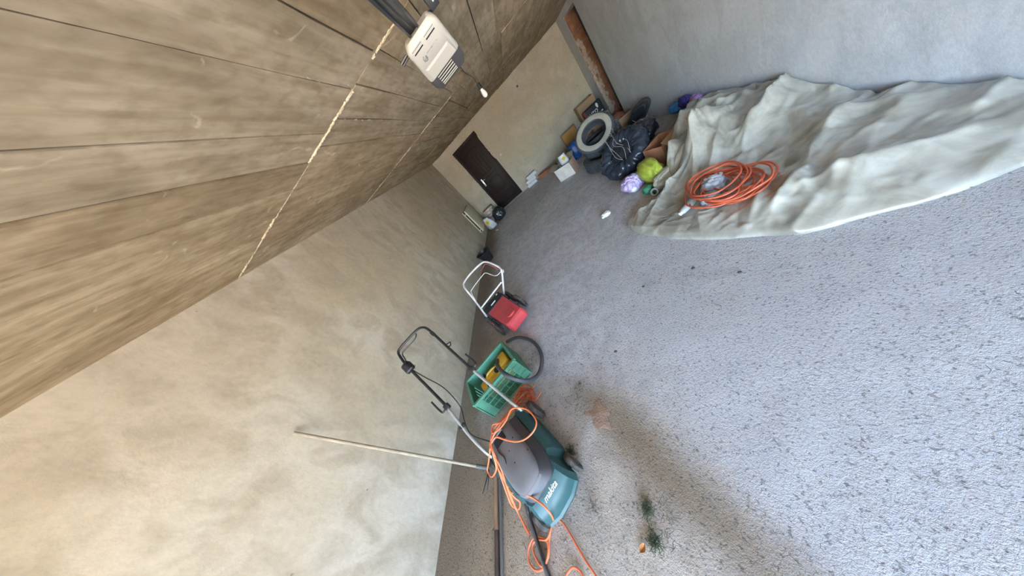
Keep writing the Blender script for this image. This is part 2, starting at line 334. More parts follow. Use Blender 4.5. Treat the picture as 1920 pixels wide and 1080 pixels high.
class MB:
    def __init__(self): self.v = []; self.f = []
    def add(self, vs, fs):
        o = len(self.v); self.v += [Vector(q) for q in vs]; self.f += [tuple(i + o for i in f) for f in fs]; return self
    def box(self, c, s, rot=None, bev=0.0, seg=2):
        bm = bmesh.new(); bmesh.ops.create_cube(bm, size=1.0)
        for q in bm.verts: q.co = Vector((q.co.x * s[0], q.co.y * s[1], q.co.z * s[2]))
        if bev > 0: bmesh.ops.bevel(bm, geom=bm.edges[:], offset=bev, segments=seg, profile=0.5, affect='EDGES')
        R = rot if rot is not None else Matrix.Identity(3)
        bm.verts.index_update()
        self.add([R @ q.co + Vector(c) for q in bm.verts], [[x.index for x in f.verts] for f in bm.faces]); bm.free(); return self
    def ex(self, x0, x1, y0, y1, z0, z1, bev=0.0):
        return self.box(((x0 + x1) / 2, (y0 + y1) / 2, (z0 + z1) / 2), (x1 - x0, y1 - y0, z1 - z0), bev=bev)
    def tube(self, path, r, n=8, closed=False, cap=True):
        P = [Vector(p) for p in path]; m = len(P)
        rr = r if callable(r) else (lambda t: r)
        T = []
        for i in range(m):
            if closed: d = P[(i + 1) % m] - P[i - 1]
            else: d = P[min(i + 1, m - 1)] - P[max(i - 1, 0)]
            T.append(d.normalized() if d.length > 1e-9 else Vector((0, 0, 1)))
        u = T[0].orthogonal().normalized(); rings = []
        for i in range(m):
            u = (u - T[i] * u.dot(T[i]))
            u = u.normalized() if u.length > 1e-6 else T[i].orthogonal().normalized()
            w = T[i].cross(u); R = rr(i / max(m - 1, 1))
            rings.append([P[i] + (u * math.cos(a) + w * math.sin(a)) * R for a in (2 * math.pi * k / n for k in range(n))])
        o = len(self.v)
        for g in rings: self.v += g
        for i in range(m if closed else m - 1):
            j = (i + 1) % m
            for k in range(n):
                l = (k + 1) % n
                self.f.append((o + i * n + k, o + i * n + l, o + j * n + l, o + j * n + k))
        if cap and not closed:
            self.f.append(tuple(o + k for k in reversed(range(n)))); self.f.append(tuple(o + (m - 1) * n + k for k in range(n)))
        return self
    def rod(self, a, b, r, n=10): return self.tube([a, b], r, n)
    def lathe(self, prof, n=32, c=(0, 0, 0), rot=None, closed=False):
        """prof = [(radius, height)]; spins around local z"""
        R = rot if rot is not None else Matrix.Identity(3); o = len(self.v); c = Vector(c)
        for (r, z) in prof:
            for k in range(n):
                a = 2 * math.pi * k / n
                self.v.append(R @ Vector((r * math.cos(a), r * math.sin(a), z)) + c)
        m = len(prof)
        for i in range(m if closed else m - 1):
            j = (i + 1) % m
            for k in range(n):
                l = (k + 1) % n
                self.f.append((o + i * n + k, o + i * n + l, o + j * n + l, o + j * n + k))
        if not closed:
            if prof[0][0] > 1e-6: self.f.append(tuple(o + k for k in reversed(range(n))))
            if prof[-1][0] > 1e-6: self.f.append(tuple(o + (m - 1) * n + k for k in range(n)))
        return self
    def prism(self, poly, z0, z1):
        n = len(poly); o = len(self.v)
        self.v += [Vector((x, y, z0)) for x, y in poly] + [Vector((x, y, z1)) for x, y in poly]
        self.f.append(tuple(o + k for k in reversed(range(n)))); self.f.append(tuple(o + n + k for k in range(n)))
        for k in range(n):
            l = (k + 1) % n; self.f.append((o + k, o + l, o + n + l, o + n + k))
        return self
    def loft(self, rings, cap=True):
        """rings: lists of equal length"""
        o = len(self.v); n = len(rings[0])
        for g in rings: self.v += [Vector(q) for q in g]
        for i in range(len(rings) - 1):
            for k in range(n):
                l = (k + 1) % n; self.f.append((o + i * n + k, o + i * n + l, o + (i + 1) * n + l, o + (i + 1) * n + k))
        if cap:
            self.f.append(tuple(o + k for k in reversed(range(n)))); self.f.append(tuple(o + (len(rings) - 1) * n + k for k in range(n)))
        return self
    def blob(self, c, rad, seed=0, amp=0.25, freq=3.0, sub=4, floor=None, ridged=True, st=(1, 1, 1)):
        bm = bmesh.new(); bmesh.ops.create_icosphere(bm, subdivisions=sub, radius=1.0); c = Vector(c)
        off = Vector((seed * 3.1, seed * 1.7, seed * 5.3))
        for q in bm.verts:
            d = q.co.normalized(); a = noise.fractal(d * freq * 0.5 + off, 0.9, 2.0, 3)
            ds = Vector((d.x * st[0], d.y * st[1], d.z * st[2])); b = noise.noise(ds * freq + off * 2) * 0.65 + noise.noise(ds * freq * 2.1 + off) * 0.35
            k = 1 + amp * a * 0.6 + (amp * (0.5 - 1.6 * abs(b)) if ridged else amp * b)
            q.co = Vector((d.x * rad[0] * k, d.y * rad[1] * k, d.z * rad[2] * k)) + c
            if floor is not None and q.co.z < floor: q.co.z = floor + 0.002 * (1 + d.x)
        bm.verts.index_update()
        self.add([q.co for q in bm.verts], [[x.index for x in f.verts] for f in bm.faces]); bm.free(); return self
    def build(self, name, m, parent=None, smooth=35, local=True, base=False):
        me = bpy.data.meshes.new(name)
        loc = Vector((0, 0, 0))
        if base:
            xs = [q.x for q in self.v]; ys = [q.y for q in self.v]; zs = [q.z for q in self.v]
            loc = Vector(((min(xs) + max(xs)) / 2, (min(ys) + max(ys)) / 2, min(zs)))
        vs = [q - loc for q in self.v]
        if parent is not None and not local:          # points given in world space
            pm = Matrix.LocRotScale(parent.location, parent.rotation_euler, None)
            if parent.parent is not None: pm = Matrix.LocRotScale(parent.parent.location, parent.parent.rotation_euler, None) @ pm
            pi = pm.inverted(); vs = [pi @ q for q in self.v]
        me.from_pydata([tuple(q) for q in vs], [], self.f)
        bm = bmesh.new(); bm.from_mesh(me); bmesh.ops.recalc_face_normals(bm, faces=bm.faces); bm.to_mesh(me); bm.free()
        if smooth:
            me.polygons.foreach_set('use_smooth', [True] * len(me.polygons)); me.set_sharp_from_angle(angle=math.radians(smooth))
        me.materials.append(m); me.update()
        o = bpy.data.objects.new(name, me); COL.objects.link(o)
        if parent is not None: o.parent = parent
        elif base: o.location = loc
        return o

def tag(o, label, cat, group=None, kind=None):
    o['label'] = label; o['category'] = cat
    if group: o['group'] = group
    if kind: o['kind'] = kind
    return o
def thing(name, loc, label, cat, rz=0.0, group=None):
    o = bpy.data.objects.new(name, None); COL.objects.link(o); o.location = loc; o.rotation_euler = (0, 0, rz)
    o.empty_display_size = 0.1
    return tag(o, label, cat, group)
def struct(o): o['kind'] = 'structure'; return o
def rz(a): return Matrix.Rotation(a, 3, 'Z')
def text(name, s, size, m, parent, loc, rot, shear=0.0, extrude=0.0008, bold=0.0):
    cu = bpy.data.curves.new(name, 'FONT'); cu.body = s; cu.size = size; cu.extrude = extrude; cu.shear = shear
    cu.align_x = 'CENTER'; cu.align_y = 'CENTER'; cu.offset = bold; cu.resolution_u = 3
    tmp = bpy.data.objects.new(name + '_tmp', cu); COL.objects.link(tmp)
    dg = bpy.context.evaluated_depsgraph_get(); me = bpy.data.meshes.new_from_object(tmp.evaluated_get(dg))
    bpy.data.objects.remove(tmp); me.materials.clear(); me.materials.append(m)
    o = bpy.data.objects.new(name, me); COL.objects.link(o); o.parent = parent
    o.matrix_local = Matrix.Translation(loc) @ rot.to_4x4()
    return o
def frame_rot(x, y):
    x = Vector(x).normalized(); y = Vector(y); y = (y - x * y.dot(x)).normalized(); z = x.cross(y)
    return Matrix((x, y, z)).transposed()
def axis_rot(a):
    """matrix whose local z points along a"""
    return Vector((0, 0, 1)).rotation_difference(Vector(a).normalized()).to_matrix()

# ------------------------------------------------------------------ the setting
bm_floor = MB()
nx, ny = 90, 190
for j in range(ny + 1):
    for i in range(nx + 1):
        x = WL - 0.1 + (WR + 0.75 - WL) * i / nx; y = Y0 - 0.1 + (D + 0.3 - Y0) * j / ny
        z = 0.010 * noise.noise(Vector((x * 1.3, y * 1.3, 0.4))) + 0.004 * noise.noise(Vector((x * 6, y * 6, 3.0)))
        bm_floor.v.append(Vector((x, y, z - 0.006)))
for j in range(ny):
    for i in range(nx):
        a = j * (nx + 1) + i; bm_floor.f.append((a, a + 1, a + nx + 2, a + nx + 1))
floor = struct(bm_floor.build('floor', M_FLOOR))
stain = MB(); sp = [(-0.742, 0.907, 0.000), (-0.687, 0.894, 0.000), (-0.638, 0.919, 0.000), (-0.606, 0.960, 0.000), (-0.587, 0.940, 0.000), (-0.590, 0.909, 0.000), (-0.551, 0.844, 0.000), (-0.574, 0.819, 0.000), (-0.571, 0.786, 0.000), (-0.580, 0.735, 0.000), (-0.627, 0.756, 0.000), (-0.666, 0.762, 0.000), (-0.694, 0.799, 0.000), (-0.688, 0.841, 0.000), (-0.722, 0.872, 0.000)]
cx = sum(p[0] for p in sp) / len(sp); cy = sum(p[1] for p in sp) / len(sp)
ring = [Vector((p[0], p[1], 0.0005)) for p in spline(sp, 5, True)]
ring = [q + Vector((0.012 * noise.noise(q * 40), 0.012 * noise.noise(q * 40 + Vector((9, 0, 0))), 0)) for q in ring]
stain.v = ring + [Vector((cx + (q.x - cx) * 0.9, cy + (q.y - cy) * 0.9, 0.0022)) for q in ring] + [Vector((q.x, q.y, -0.012)) for q in ring]
n = len(ring)
for k in range(n):
    l = (k + 1) % n
    stain.f += [(k, l, n + l, n + k), (2 * n + k, 2 * n + l, l, k)]
stain.f.append(tuple(range(n, 2 * n)))
so = stain.build('clay_patch', M_RUST, floor); so['label'] = 'rust brown patch of dried clay on the floor'

struct(MB().ex(WL - 0.25, WL, Y0, D + 0.25, -0.1, H + 0.2).build('wall_left', M_LEFT))

# back wall with the recess of the door
DX0, DX1, DZ = -1.61, -0.73, 2.11
wb = MB()
wb.ex(WL, DX0, D, D + 0.25, -0.1, H + 0.2); wb.ex(DX1, WR + 0.8, D, D + 0.25, -0.1, H + 0.2); wb.ex(DX0, DX1, D, D + 0.25, DZ, H + 0.2)
wall_back = struct(wb.build('wall_back', M_BACK))
# small fittings set into the back wall
for nm, x, z, r, mt, lab in (('junction_box_ring', 0.877, 2.225, 0.030, M_FOAM, 'pale round plaster plug high on the back wall'),
                             ('cable_hole', 0.762, 2.03, 0.026, M_JOINT, 'dark round cable hole in the back wall'),
                             ('cable_stub', -0.562, 1.20, 0.030, M_AAC, 'white cable stub beside the brown door')):
    o = MB().lathe([(r * 0.4, 0), (r, 0.0), (r, 0.012), (r * 0.72, 0.018), (r * 0.5, 0.008)], 16, (x, D + 0.002, z), axis_rot((0, -1, 0))).build(nm, mt, wall_back)
    o['label'] = lab

# right wall with a narrow doorway near the back
OY0, OY1, OZ, TH = 6.39, 7.18, 2.205, 0.22
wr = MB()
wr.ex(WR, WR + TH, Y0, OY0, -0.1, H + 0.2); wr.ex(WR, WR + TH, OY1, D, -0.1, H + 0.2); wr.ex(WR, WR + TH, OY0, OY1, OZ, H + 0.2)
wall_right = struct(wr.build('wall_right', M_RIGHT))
# bare clay blocks of the far jamb, each one a piece
zz = 0.0; k = 0
while zz < OZ - 0.02:
    hgt = min(0.235, OZ - zz - 0.004)
    rnd = random.Random(k + 3)
    b = MB().box((WR + TH / 2 + 0.002, OY1 - 0.012 - rnd.uniform(0, 0.006), zz + hgt / 2), (TH - 0.006, 0.05, hgt - 0.006), rz(rnd.uniform(-0.02, 0.02)), bev=0.004)
    o = b.build('clay_block', M_BRICK, wall_right)
    zz += hgt; k += 1
ms = MB()
for q in range(150):
    rnd = random.Random(q + 50)
    z = rnd.choice([rnd.uniform(0.1, 1.75), rnd.uniform(0.1, 1.3)])
    ms.blob((WR + 0.008 + min(abs(rnd.gauss(0, 0.05)), 0.17), OY1 - 0.037 - rnd.uniform(0.0, 0.004), z), (rnd.uniform(0.012, 0.03), 0.006, rnd.uniform(0.02, 0.07)), q, 0.4, 2.5, 2)
o = ms.build('mortar_smears', M_MORTAR, wall_right); o['kind'] = 'stuff'; o['label'] = 'pale mortar smeared over the clay blocks'
# the room behind the doorway, its darkness put into the wall colour
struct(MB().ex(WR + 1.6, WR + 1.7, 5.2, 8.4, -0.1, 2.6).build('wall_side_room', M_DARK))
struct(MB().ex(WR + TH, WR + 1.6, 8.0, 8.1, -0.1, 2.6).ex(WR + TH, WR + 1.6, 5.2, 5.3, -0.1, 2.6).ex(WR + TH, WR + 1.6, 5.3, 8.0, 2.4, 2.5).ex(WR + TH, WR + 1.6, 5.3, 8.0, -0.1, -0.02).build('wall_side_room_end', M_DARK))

# front wall round the open garage entrance (behind the camera)
struct(MB().ex(WL - 0.25, -2.02, Y0 - 0.22, Y0, -0.1, H + 0.2).ex(1.95, WR + 0.4, Y0 - 0.22, Y0, -0.1, H + 0.2).ex(-2.02, 1.95, Y0 - 0.22, Y0, 2.22, H + 0.2).build('wall_front', M_FACADE))
struct(MB().ex(-30, 30, -40, Y0 - 0.02, -0.12, -0.02).build('ground_yard', M_YARD))

# ceiling: slab plus the imprints of the formwork boards, one piece each
ceiling = struct(MB().ex(WL - 0.4, WR + 1.8, Y0 - 0.4, D + 0.9, H + 0.012, H + 0.3).build('ceiling', M_JOINT))
secs = [Y0, 1.613, 3.70, 5.75, D]
for j in range(4):
    rnd = random.Random(20 + j)
    x = WL - rnd.uniform(0.0, 0.12); xs = [WL]
    seams = {0: [-2.0, -1.72, -1.5, -1.22, -1.0, -0.78, -0.49, -0.28, -0.06, 0.16, 0.40, 0.62, 0.88, 1.1, 1.36, 1.6, 1.86],
             1: [-2.05, -1.83, -1.56, -1.32, -1.10, -0.88, -0.68, -0.46, -0.26, -0.02, 0.25, 0.45, 0.68, 0.9, 1.17, 1.4, 1.66, 1.9],
             2: [-2.0, -1.76, -1.55, -1.27, -1.05, -0.8, -0.6, -0.36, -0.15, 0.06, 0.28, 0.52, 0.74, 1.0, 1.2, 1.46, 1.7, 1.95],
             3: [-2.02, -1.78, -1.5, -1.3, -1.02, -0.84, -0.58, -0.4, -0.12, 0.1, 0.34, 0.55, 0.8, 1.02, 1.28, 1.5, 1.74, 1.95]}[j]
    xs = [WL] + seams + [WR]
    for i in range(len(xs) - 1):
        g = 0.0035; dz = rnd.uniform(-0.005, 0.006); tl = rnd.uniform(-0.004, 0.004)
        a, b = xs[i] + (g if i else 0), xs[i + 1] - (g if i < len(xs) - 2 else 0); y0, y1 = secs[j] + g, secs[j + 1] - g
        m = MB(); NY = 10; NX = 3
        for jj in range(NY + 1):
            for ii in range(NX + 1):
                xx = a + (b - a) * ii / NX; yy = y0 + (y1 - y0) * jj / NY
                wv = 0.0035 * math.sin(yy * 3.1 + i) * (1 if 0 < i < len(xs) - 2 or 0 < ii < NX else 0)
                m.v.append(Vector((xx + (wv if ii in (0, NX) else 0), yy, H + dz + tl * (ii / NX - 0.5) + 0.0025 * noise.noise(Vector((xx * 4, yy * 2, j))))))
        for jj in range(NY):
            for ii in range(NX):
                q = jj * (NX + 1) + ii; m.f.append((q, q + NX + 1, q + NX + 2, q + 1))
        # sides up into the slab
        rim = [ii for ii in range(NX + 1)] + [jj * (NX + 1) + NX for jj in range(1, NY + 1)] + [NY * (NX + 1) + ii for ii in range(NX - 1, -1, -1)] + [jj * (NX + 1) for jj in range(NY - 1, 0, -1)]
        o0 = len(m.v); m.v += [Vector((m.v[q].x, m.v[q].y, H + 0.02)) for q in rim]
        for q in range(len(rim)):
            l = (q + 1) % len(rim); m.f.append((rim[q], rim[l], o0 + l, o0 + q))
        m.build('formwork_panel', M_CEIL[rnd.choice([0, 0, 1, 1, 2])], ceiling, smooth=30)
# pale cement fins squeezed out between the boards
fin = MB(); rnd = random.Random(99)
def fin_line(p, q, dens, w, hgt):
    p, q = Vector(p), Vector(q); L = (q - p).length; n = int(L * dens)
    for k in range(n):
        c = p + (q - p) * ((k + rnd.random()) / n)
        fin.box((c.x + rnd.uniform(-w, w) * 0.4, c.y + rnd.uniform(-w, w) * 0.4, H - 0.002), (rnd.uniform(0.3, 1) * 0.030, rnd.uniform(0.2, 1) ** 1.5 * w * 0.6, hgt * rnd.uniform(0.4, 0.8)), rz(rnd.uniform(-0.5, 0.5) + (0 if abs(q.x - p.x) > abs(q.y - p.y) else 1.57)), bev=0.002, seg=1)
fin_line((-0.95, 1.613, H), (-0.50, 1.613, H), 150, 0.016, 0.014)
fin_line((-2.2, 1.613, H), (-0.95, 1.613, H), 100, 0.014, 0.012)
fin_line((-0.30, 1.613, H), (-0.14, 1.613, H), 120, 0.014, 0.012)
fin_line((-2.0, 3.70, H), (0.2, 3.70, H), 45, 0.010, 0.008)
fin_line((-0.68, 1.65, H), (-0.68, 2.3, H), 12, 0.008, 0.010)
fin_line((-0.49, 1.2, H), (-0.47, 1.6, H), 10, 0.008, 0.010)
o = fin.build('cement_fins', M_FIN, ceiling); o['kind'] = 'stuff'; o['label'] = 'pale ridges of squeezed cement along the board joints'

# door in its recess
door = bpy.data.objects.new('door_1', None); COL.objects.link(door); door.location = ((DX0 + DX1) / 2, D + 0.1, 0); struct(door)
w2 = (DX1 - DX0) / 2
fr = MB(); fr.ex(-w2 + 0.004, -w2 + 0.06, -0.05, 0.05, 0, DZ - 0.004, 0.004); fr.ex(w2 - 0.06, w2 - 0.004, -0.05, 0.05, 0, DZ - 0.004, 0.004); fr.ex(-w2 + 0.06, w2 - 0.06, -0.05, 0.05, DZ - 0.064, DZ - 0.004, 0.004)
fr.build('door_frame', M_DOOR, door)
lw = w2 - 0.064
leaf = MB().ex(-lw, lw, -0.035, 0.03, 0.03, DZ - 0.07, 0.004).build('door_leaf', M_DOOR, door)
def moulding(x0, x1, z0, z1, arch=0.0):
    pts = [(x0, z0), (x1, z0), (x1, z1)]
    if arch:
        for k in range(1, 10):
            t = k / 10; pts.append((x1 + (x0 - x1) * t, z1 + arch * math.sin(math.pi * t)))
    pts.append((x0, z1))
    m = MB(); m.tube([(x, -0.036, z) for x, z in pts], 0.011, 6, closed=True)
    c = ((x0 + x1) / 2, (z0 + z1) / 2)
    m.build('moulding', M_DOOR, leaf)
moulding(-0.24, 0.24, 1.02, 1.78, 0.08)
moulding(-0.30, 0.30, 0.14, 0.36)
for k in range(4):
    xx = -0.15 + 0.1 * k
    p = MB().ex(xx - 0.035, xx + 0.035, -0.043, -0.034, 1.10, 1.72, 0.006); p.build('raised_panel', M_DOOR, leaf)
MB().ex(-0.2, 0.2, -0.043, -0.034, 0.48, 0.9, 0.008).build('raised_panel', M_DOOR, leaf)
hd = MB().ex(-lw + 0.05, -lw + 0.095, -0.043, -0.036, 0.86, 1.10, 0.004).build('handle_plate', M_CHROME, leaf)
MB().tube(spline([(-lw + 0.072, -0.04, 1.04), (-lw + 0.072, -0.085, 1.04), (-lw + 0.10, -0.09, 1.04), (-lw + 0.19, -0.085, 1.035)], 4), 0.010, 8).build('lever', M_CHROME, leaf)
MB().lathe([(0.012, 0), (0.012, 0.012), (0.006, 0.014)], 12, (-lw + 0.072, -0.043, 0.91), axis_rot((0, -1, 0))).build('lock_cylinder', M_CHROME, leaf)
fm = MB()
def foam_strip(x, z0, z1, w):
    n = int((z1 - z0) / 0.03); a = []; 
    for k in range(n + 1):
        z = z0 + (z1 - z0) * k / n; e = w * (0.45 + 0.9 * abs(noise.noise(Vector((x * 9, z * 7, 2.0))))) * min(1, k / 3, (n - k) / 3) + 0.002
        q = 0.006 * noise.noise(Vector((x, z * 13, 5.0)))
        a.append([(x - e + q, -0.104, z), (x + e + q, -0.104, z), (x + e * 0.8 + q, -0.112, z), (x - e * 0.8 + q, -0.112, z)])
    fm.loft(a)
foam_strip(w2 - 0.012, 1.22, 1.98, 0.026)
foam_strip(-w2 + 0.004, 0.05, 2.05, 0.010)
fm.loft([[(x, -0.104, DZ - 0.006 + 0.006 * noise.noise(Vector((x * 20, 0, 0)))), (x, -0.104, DZ + 0.006), (x, -0.110, DZ + 0.006), (x, -0.110, DZ - 0.006 + 0.006 * noise.noise(Vector((x * 20, 0, 0))))] for x in [-w2 + 2 * w2 * k / 24 for k in range(25)]])
o = fm.build('mounting_foam', M_FOAM, door); o['kind'] = 'stuff'; o['label'] = 'crumbling pale foam along the door frame'
MB().ex(-w2, w2, -0.1, 0.1, -0.05, 0.012, 0.004).build('threshold', mat('threshold_concrete', (0.30, 0.28, 0.27), rough=0.9, scale=8, bump=0.4), door)
MB().ex(-w2, w2, 0.152, 0.2, -0.1, DZ).build('backing_board', M_DARK, door)

# ------------------------------------------------------------------ garage door opener
op = thing('garage_door_opener', (-0.075, 1.55, 2.08), 'white ceiling-hung garage door opener with grey vented end and black rail', 'door opener')
OX, OY, OZ2 = -0.075, 1.55, 2.08
def PT(x, tt, n):
    """point on the sloping cover: x across, tt down the slope, n out of the face"""
    return (x + 0.012, 1.465 + 0.857 * tt - 0.514 * n - OY, 2.16 - 0.514 * tt - 0.857 * n - OZ2)
def rect_ring(n, w0, w1, t0, t1, r0, r1):
    pts = []
    for i, (x, tt, r) in enumerate(((-w0, t0, r0), (w0, t0, r0), (w1, t1, r1), (-w1, t1, r1))):
        a0 = [math.pi, 1.5 * math.pi, 0, 0.5 * math.pi][i]; cx1 = x - math.copysign(r, x); ct = tt + (r if i < 2 else -r)
        for k in range(6):
            a = a0 + 0.5 * math.pi * k / 5; pts.append(PT(cx1 + r * math.cos(a), ct + r * math.sin(a), n))
    return pts
housing = MB().loft([rect_ring(-0.085, 0.092, 0.098, 0.03, 0.19, 0.03, 0.01), rect_ring(-0.022, 0.098, 0.107, -0.006, 0.19, 0.04, 0.012), rect_ring(-0.008, 0.096, 0.105, 0.0, 0.189, 0.038, 0.012), rect_ring(0.0, 0.086, 0.095, 0.010, 0.182, 0.032, 0.010)]).build('housing', M_WHITEP, op, smooth=50)
MB().loft([[PT(-0.088, 0.105, -0.003), PT(0.080, 0.105, -0.003), PT(0.090, 0.181, -0.003), PT(-0.090, 0.181, -0.003)],
           [PT(-0.074, 0.122, 0.004), PT(0.064, 0.122, 0.004), PT(0.078, 0.179, 0.003), PT(-0.078, 0.179, 0.003)]]).build('raised_step', M_WHITEP, housing, smooth=0)
def face_bar(x0, x1, t0, t1, n0, n1):
    return MB().loft([[PT(x0, t0, n0), PT(x1, t0, n0), PT(x1, t1, n0), PT(x0, t1, n0)], [PT(x0, t0, n1), PT(x1, t0, n1), PT(x1, t1, n1), PT(x0, t1, n1)]])
for x0 in (-0.072, 0.008):
    face_bar(x0, x0 + 0.056, 0.026, 0.0315, -0.003, 0.0008).build('vent_slot', M_BLACK, housing, smooth=0)
    face_bar(x0 - 0.002, x0 + 0.058, 0.0105, 0.015, -0.003, 0.0012).build('vent_slot', M_MARK, housing, smooth=0)
# faded printed mark: a smudged round sign and a line of print too worn to read
lg = MB(); rnd = random.Random(8)
for k in range(26):
    a = rnd.random() * 6.28; r_ = 0.013 * math.sqrt(rnd.random()); lg.tube([PT(-0.046 + r_ * math.cos(a), 0.076 + r_ * math.sin(a), -0.0005), PT(-0.046 + r_ * math.cos(a), 0.076 + r_ * math.sin(a), 0.0006)], 0.0035, 7)
lg.build('worn_logo', M_MARK, housing)
lw_ = MB()
for k in range(40):
    x = -0.028 + k * 0.0019; lw_.tube([PT(x, 0.067 + rnd.uniform(-0.002, 0.002), -0.0005), PT(x, 0.067 + rnd.uniform(-0.002, 0.002), 0.0005)], rnd.uniform(0.0016, 0.0028), 6)
lw_.build('worn_lettering', M_MARK, housing)
def gring(tt, w, n0, n1): return [PT(-w, tt, n0), PT(w, tt, n0), PT(w, tt, n1 - 0.008), PT(w * 0.9, tt, n1), PT(-w * 0.9, tt, n1), PT(-w, tt, n1 - 0.008)]
grey = MB().loft([gring(0.184, 0.108, -0.085, -0.004), gring(0.245, 0.106, -0.085, -0.010), gring(0.290, 0.090, -0.085, -0.026)]).build('vent_housing', M_GREYP, op, smooth=20)
MB().loft([[PT(-0.060, 0.190, -0.02), PT(0.040, 0.190, -0.02), PT(0.040, 0.190, -0.0035), PT(-0.060, 0.190, -0.0035)], [PT(-0.060, 0.245, -0.02), PT(0.040, 0.245, -0.02), PT(0.040, 0.245, -0.0092), PT(-0.060, 0.245, -0.0092)], [PT(-0.056, 0.272, -0.03), PT(0.036, 0.272, -0.03), PT(0.036, 0.272, -0.0186), PT(-0.056, 0.272, -0.0186)]]).build('vent_opening', M_BLACK, grey, smooth=0)
for k in range(5):
    tt = 0.193 + k * 0.0165; n1 = -0.003 - 0.00011 * k * 16 if tt < 0.245 else -0.0085 - (tt - 0.245) * 0.36
    face_bar(-0.062, 0.042, tt, tt + 0.0035, -0.02, n1 + 0.002).build('vent_slat', M_WHITEP, grey, smooth=0)
rail = MB().ex(-0.022, 0.022, -4.3, -0.04, 0.122, 0.15, 0.003).ex(-0.030, -0.020, -4.3, -0.04, 0.112, 0.158).ex(0.020, 0.030, -4.3, -0.04, 0.112, 0.158).build('rail', M_RAIL, op)
MB().ex(-0.003, 0.003, -4.3, -0.06, 0.116, 0.1225).build('chain', M_BLACKM, op)
for sx in (1,):
    b = MB(); b.ex(sx * 0.118 - 0.014, sx * 0.118 + 0.014, -0.03, -0.026, 0.12, 0.234); b.ex(min(sx * 0.07, sx * 0.132), max(sx * 0.07, sx * 0.132), -0.03, 0.0, 0.118, 0.123)
    b.ex(sx * 0.118 - 0.014, sx * 0.118 + 0.014, -0.03, 0.03, 0.2295, 0.234)
    b.build('hanger_bracket', M_BLACKM, op)
bx_ = MB().box((0.128, -0.075, 0.125), (0.045, 0.03, 0.06), Matrix.Rotation(0.5, 3, 'X'), bev=0.004).build('control_box', M_BLACK, op)
MB().box((0.132, -0.093, 0.118), (0.006, 0.002, 0.026), Matrix.Rotation(0.5, 3, 'X')).build('painted_glare', M_CHROME, bx_)  # thin chrome plate added as the glare on the black box
for k in range(2):
    MB().rod((-0.09, -0.035 + 0.03 * k, 0.10), (-0.135, -0.04 + 0.03 * k, 0.095), 0.005, 6).build('mounting_stud', M_BLACKM, op)
MB().rod((0.02, 0.16, 0.02), (0.03, 0.30, 0.035), 0.003, 6).build('copper_wire', M_PALEP, op)

lamp = thing('hanging_bulb', (0.02, 3.5, H), 'bare white light bulb in a black socket hanging from the ceiling', 'bulb')
MB().tube(spline([(-0.06, -0.25, 0.005), (-0.03, -0.15, -0.04), (0, -0.02, -0.09), (0, 0, -0.16)], 6), 0.004, 6).build('cable', M_GREYP, lamp)
MB().lathe([(0.012, -0.15), (0.020, -0.16), (0.022, -0.21), (0.018, -0.215)], 16).build('socket', M_BLACK, lamp)
MB().lathe([(0.014, -0.21), (0.017, -0.225), (0.027, -0.255), (0.030, -0.275), (0.026, -0.292), (0.014, -0.304), (0.0, -0.307)], 20).build('bulb', M_GLASSB, lamp)

# ------------------------------------------------------------------ teal electric lawn mower (local y = forward, x = right)
mow = thing('lawn_mower', (-1.32, 0.89, 0), 'teal electric lawn mower with grey lid and long black and silver handle', 'lawn mower', math.atan2(-0.6, -0.8))
def hull_ring(z, wr, wf, y0, y1, nose):
    """plan outline: straight tail, pinched at the front wheels, rounded nose"""
    e = y1 - 0.585
    half = [(wr * 0.93, y0), (wr, y0 + 0.05), (wr * 1.03, y0 + 0.18), (wr * 1.0, 0.36), (wr * 0.95, 0.405), (wf, 0.435), (wf * 0.99, 0.50 + e * 0.8), (wf * 1.02, y1 - 0.035), (wf * 0.88, y1), (wf * 0.4, y1 + nose)]
    return [(x, y, z) for x, y in half] + [(-x, y, z) for x, y in reversed(half)]
hull = MB().loft([hull_ring(0.045, 0.205, 0.150, -0.01, 0.575, 0.022), hull_ring(0.10, 0.212, 0.160, -0.015, 0.598, 0.024), hull_ring(0.115, 0.202, 0.154, -0.01, 0.590, 0.022),
                  hull_ring(0.165, 0.194, 0.150, 0.0, 0.588, 0.02), hull_ring(0.205, 0.186, 0.144, 0.005, 0.570, 0.018), hull_ring(0.240, 0.168, 0.134, 0.01, 0.525, 0.014)])
hull_o = hull.build('deck', M_TEAL, mow, smooth=28)
for sx in (-1, 1):
    # raised shoulder along each side of the deck and the recess at the nose corner
    MB().loft([[(sx * 0.150, 0.02, 0.20), (sx * 0.205, 0.02, 0.17), (sx * 0.205, 0.02, 0.225), (sx * 0.150, 0.02, 0.262)],
               [(sx * 0.158, 0.20, 0.20), (sx * 0.212, 0.20, 0.17), (sx * 0.206, 0.20, 0.222), (sx * 0.155, 0.20, 0.258)],
               [(sx * 0.150, 0.37, 0.19), (sx * 0.195, 0.37, 0.16), (sx * 0.190, 0.37, 0.205), (sx * 0.145, 0.37, 0.245)],
               [(sx * 0.135, 0.42, 0.18), (sx * 0.165, 0.42, 0.15), (sx * 0.160, 0.42, 0.19), (sx * 0.130, 0.42, 0.225)]]).build('shoulder', M_TEAL, mow, smooth=28)
    MB().loft([[(sx * 0.128, 0.515, 0.145), (sx * 0.152, 0.50, 0.145), (sx * 0.150, 0.50, 0.172), (sx * 0.125, 0.512, 0.175)],
               [(sx * 0.110, 0.566, 0.125), (sx * 0.138, 0.560, 0.12), (sx * 0.136, 0.556, 0.140), (sx * 0.108, 0.56, 0.150)]]).build('corner_step', mat('dark_teal_plastic', (0.02, 0.085, 0.09), rough=0.4), mow, smooth=20)
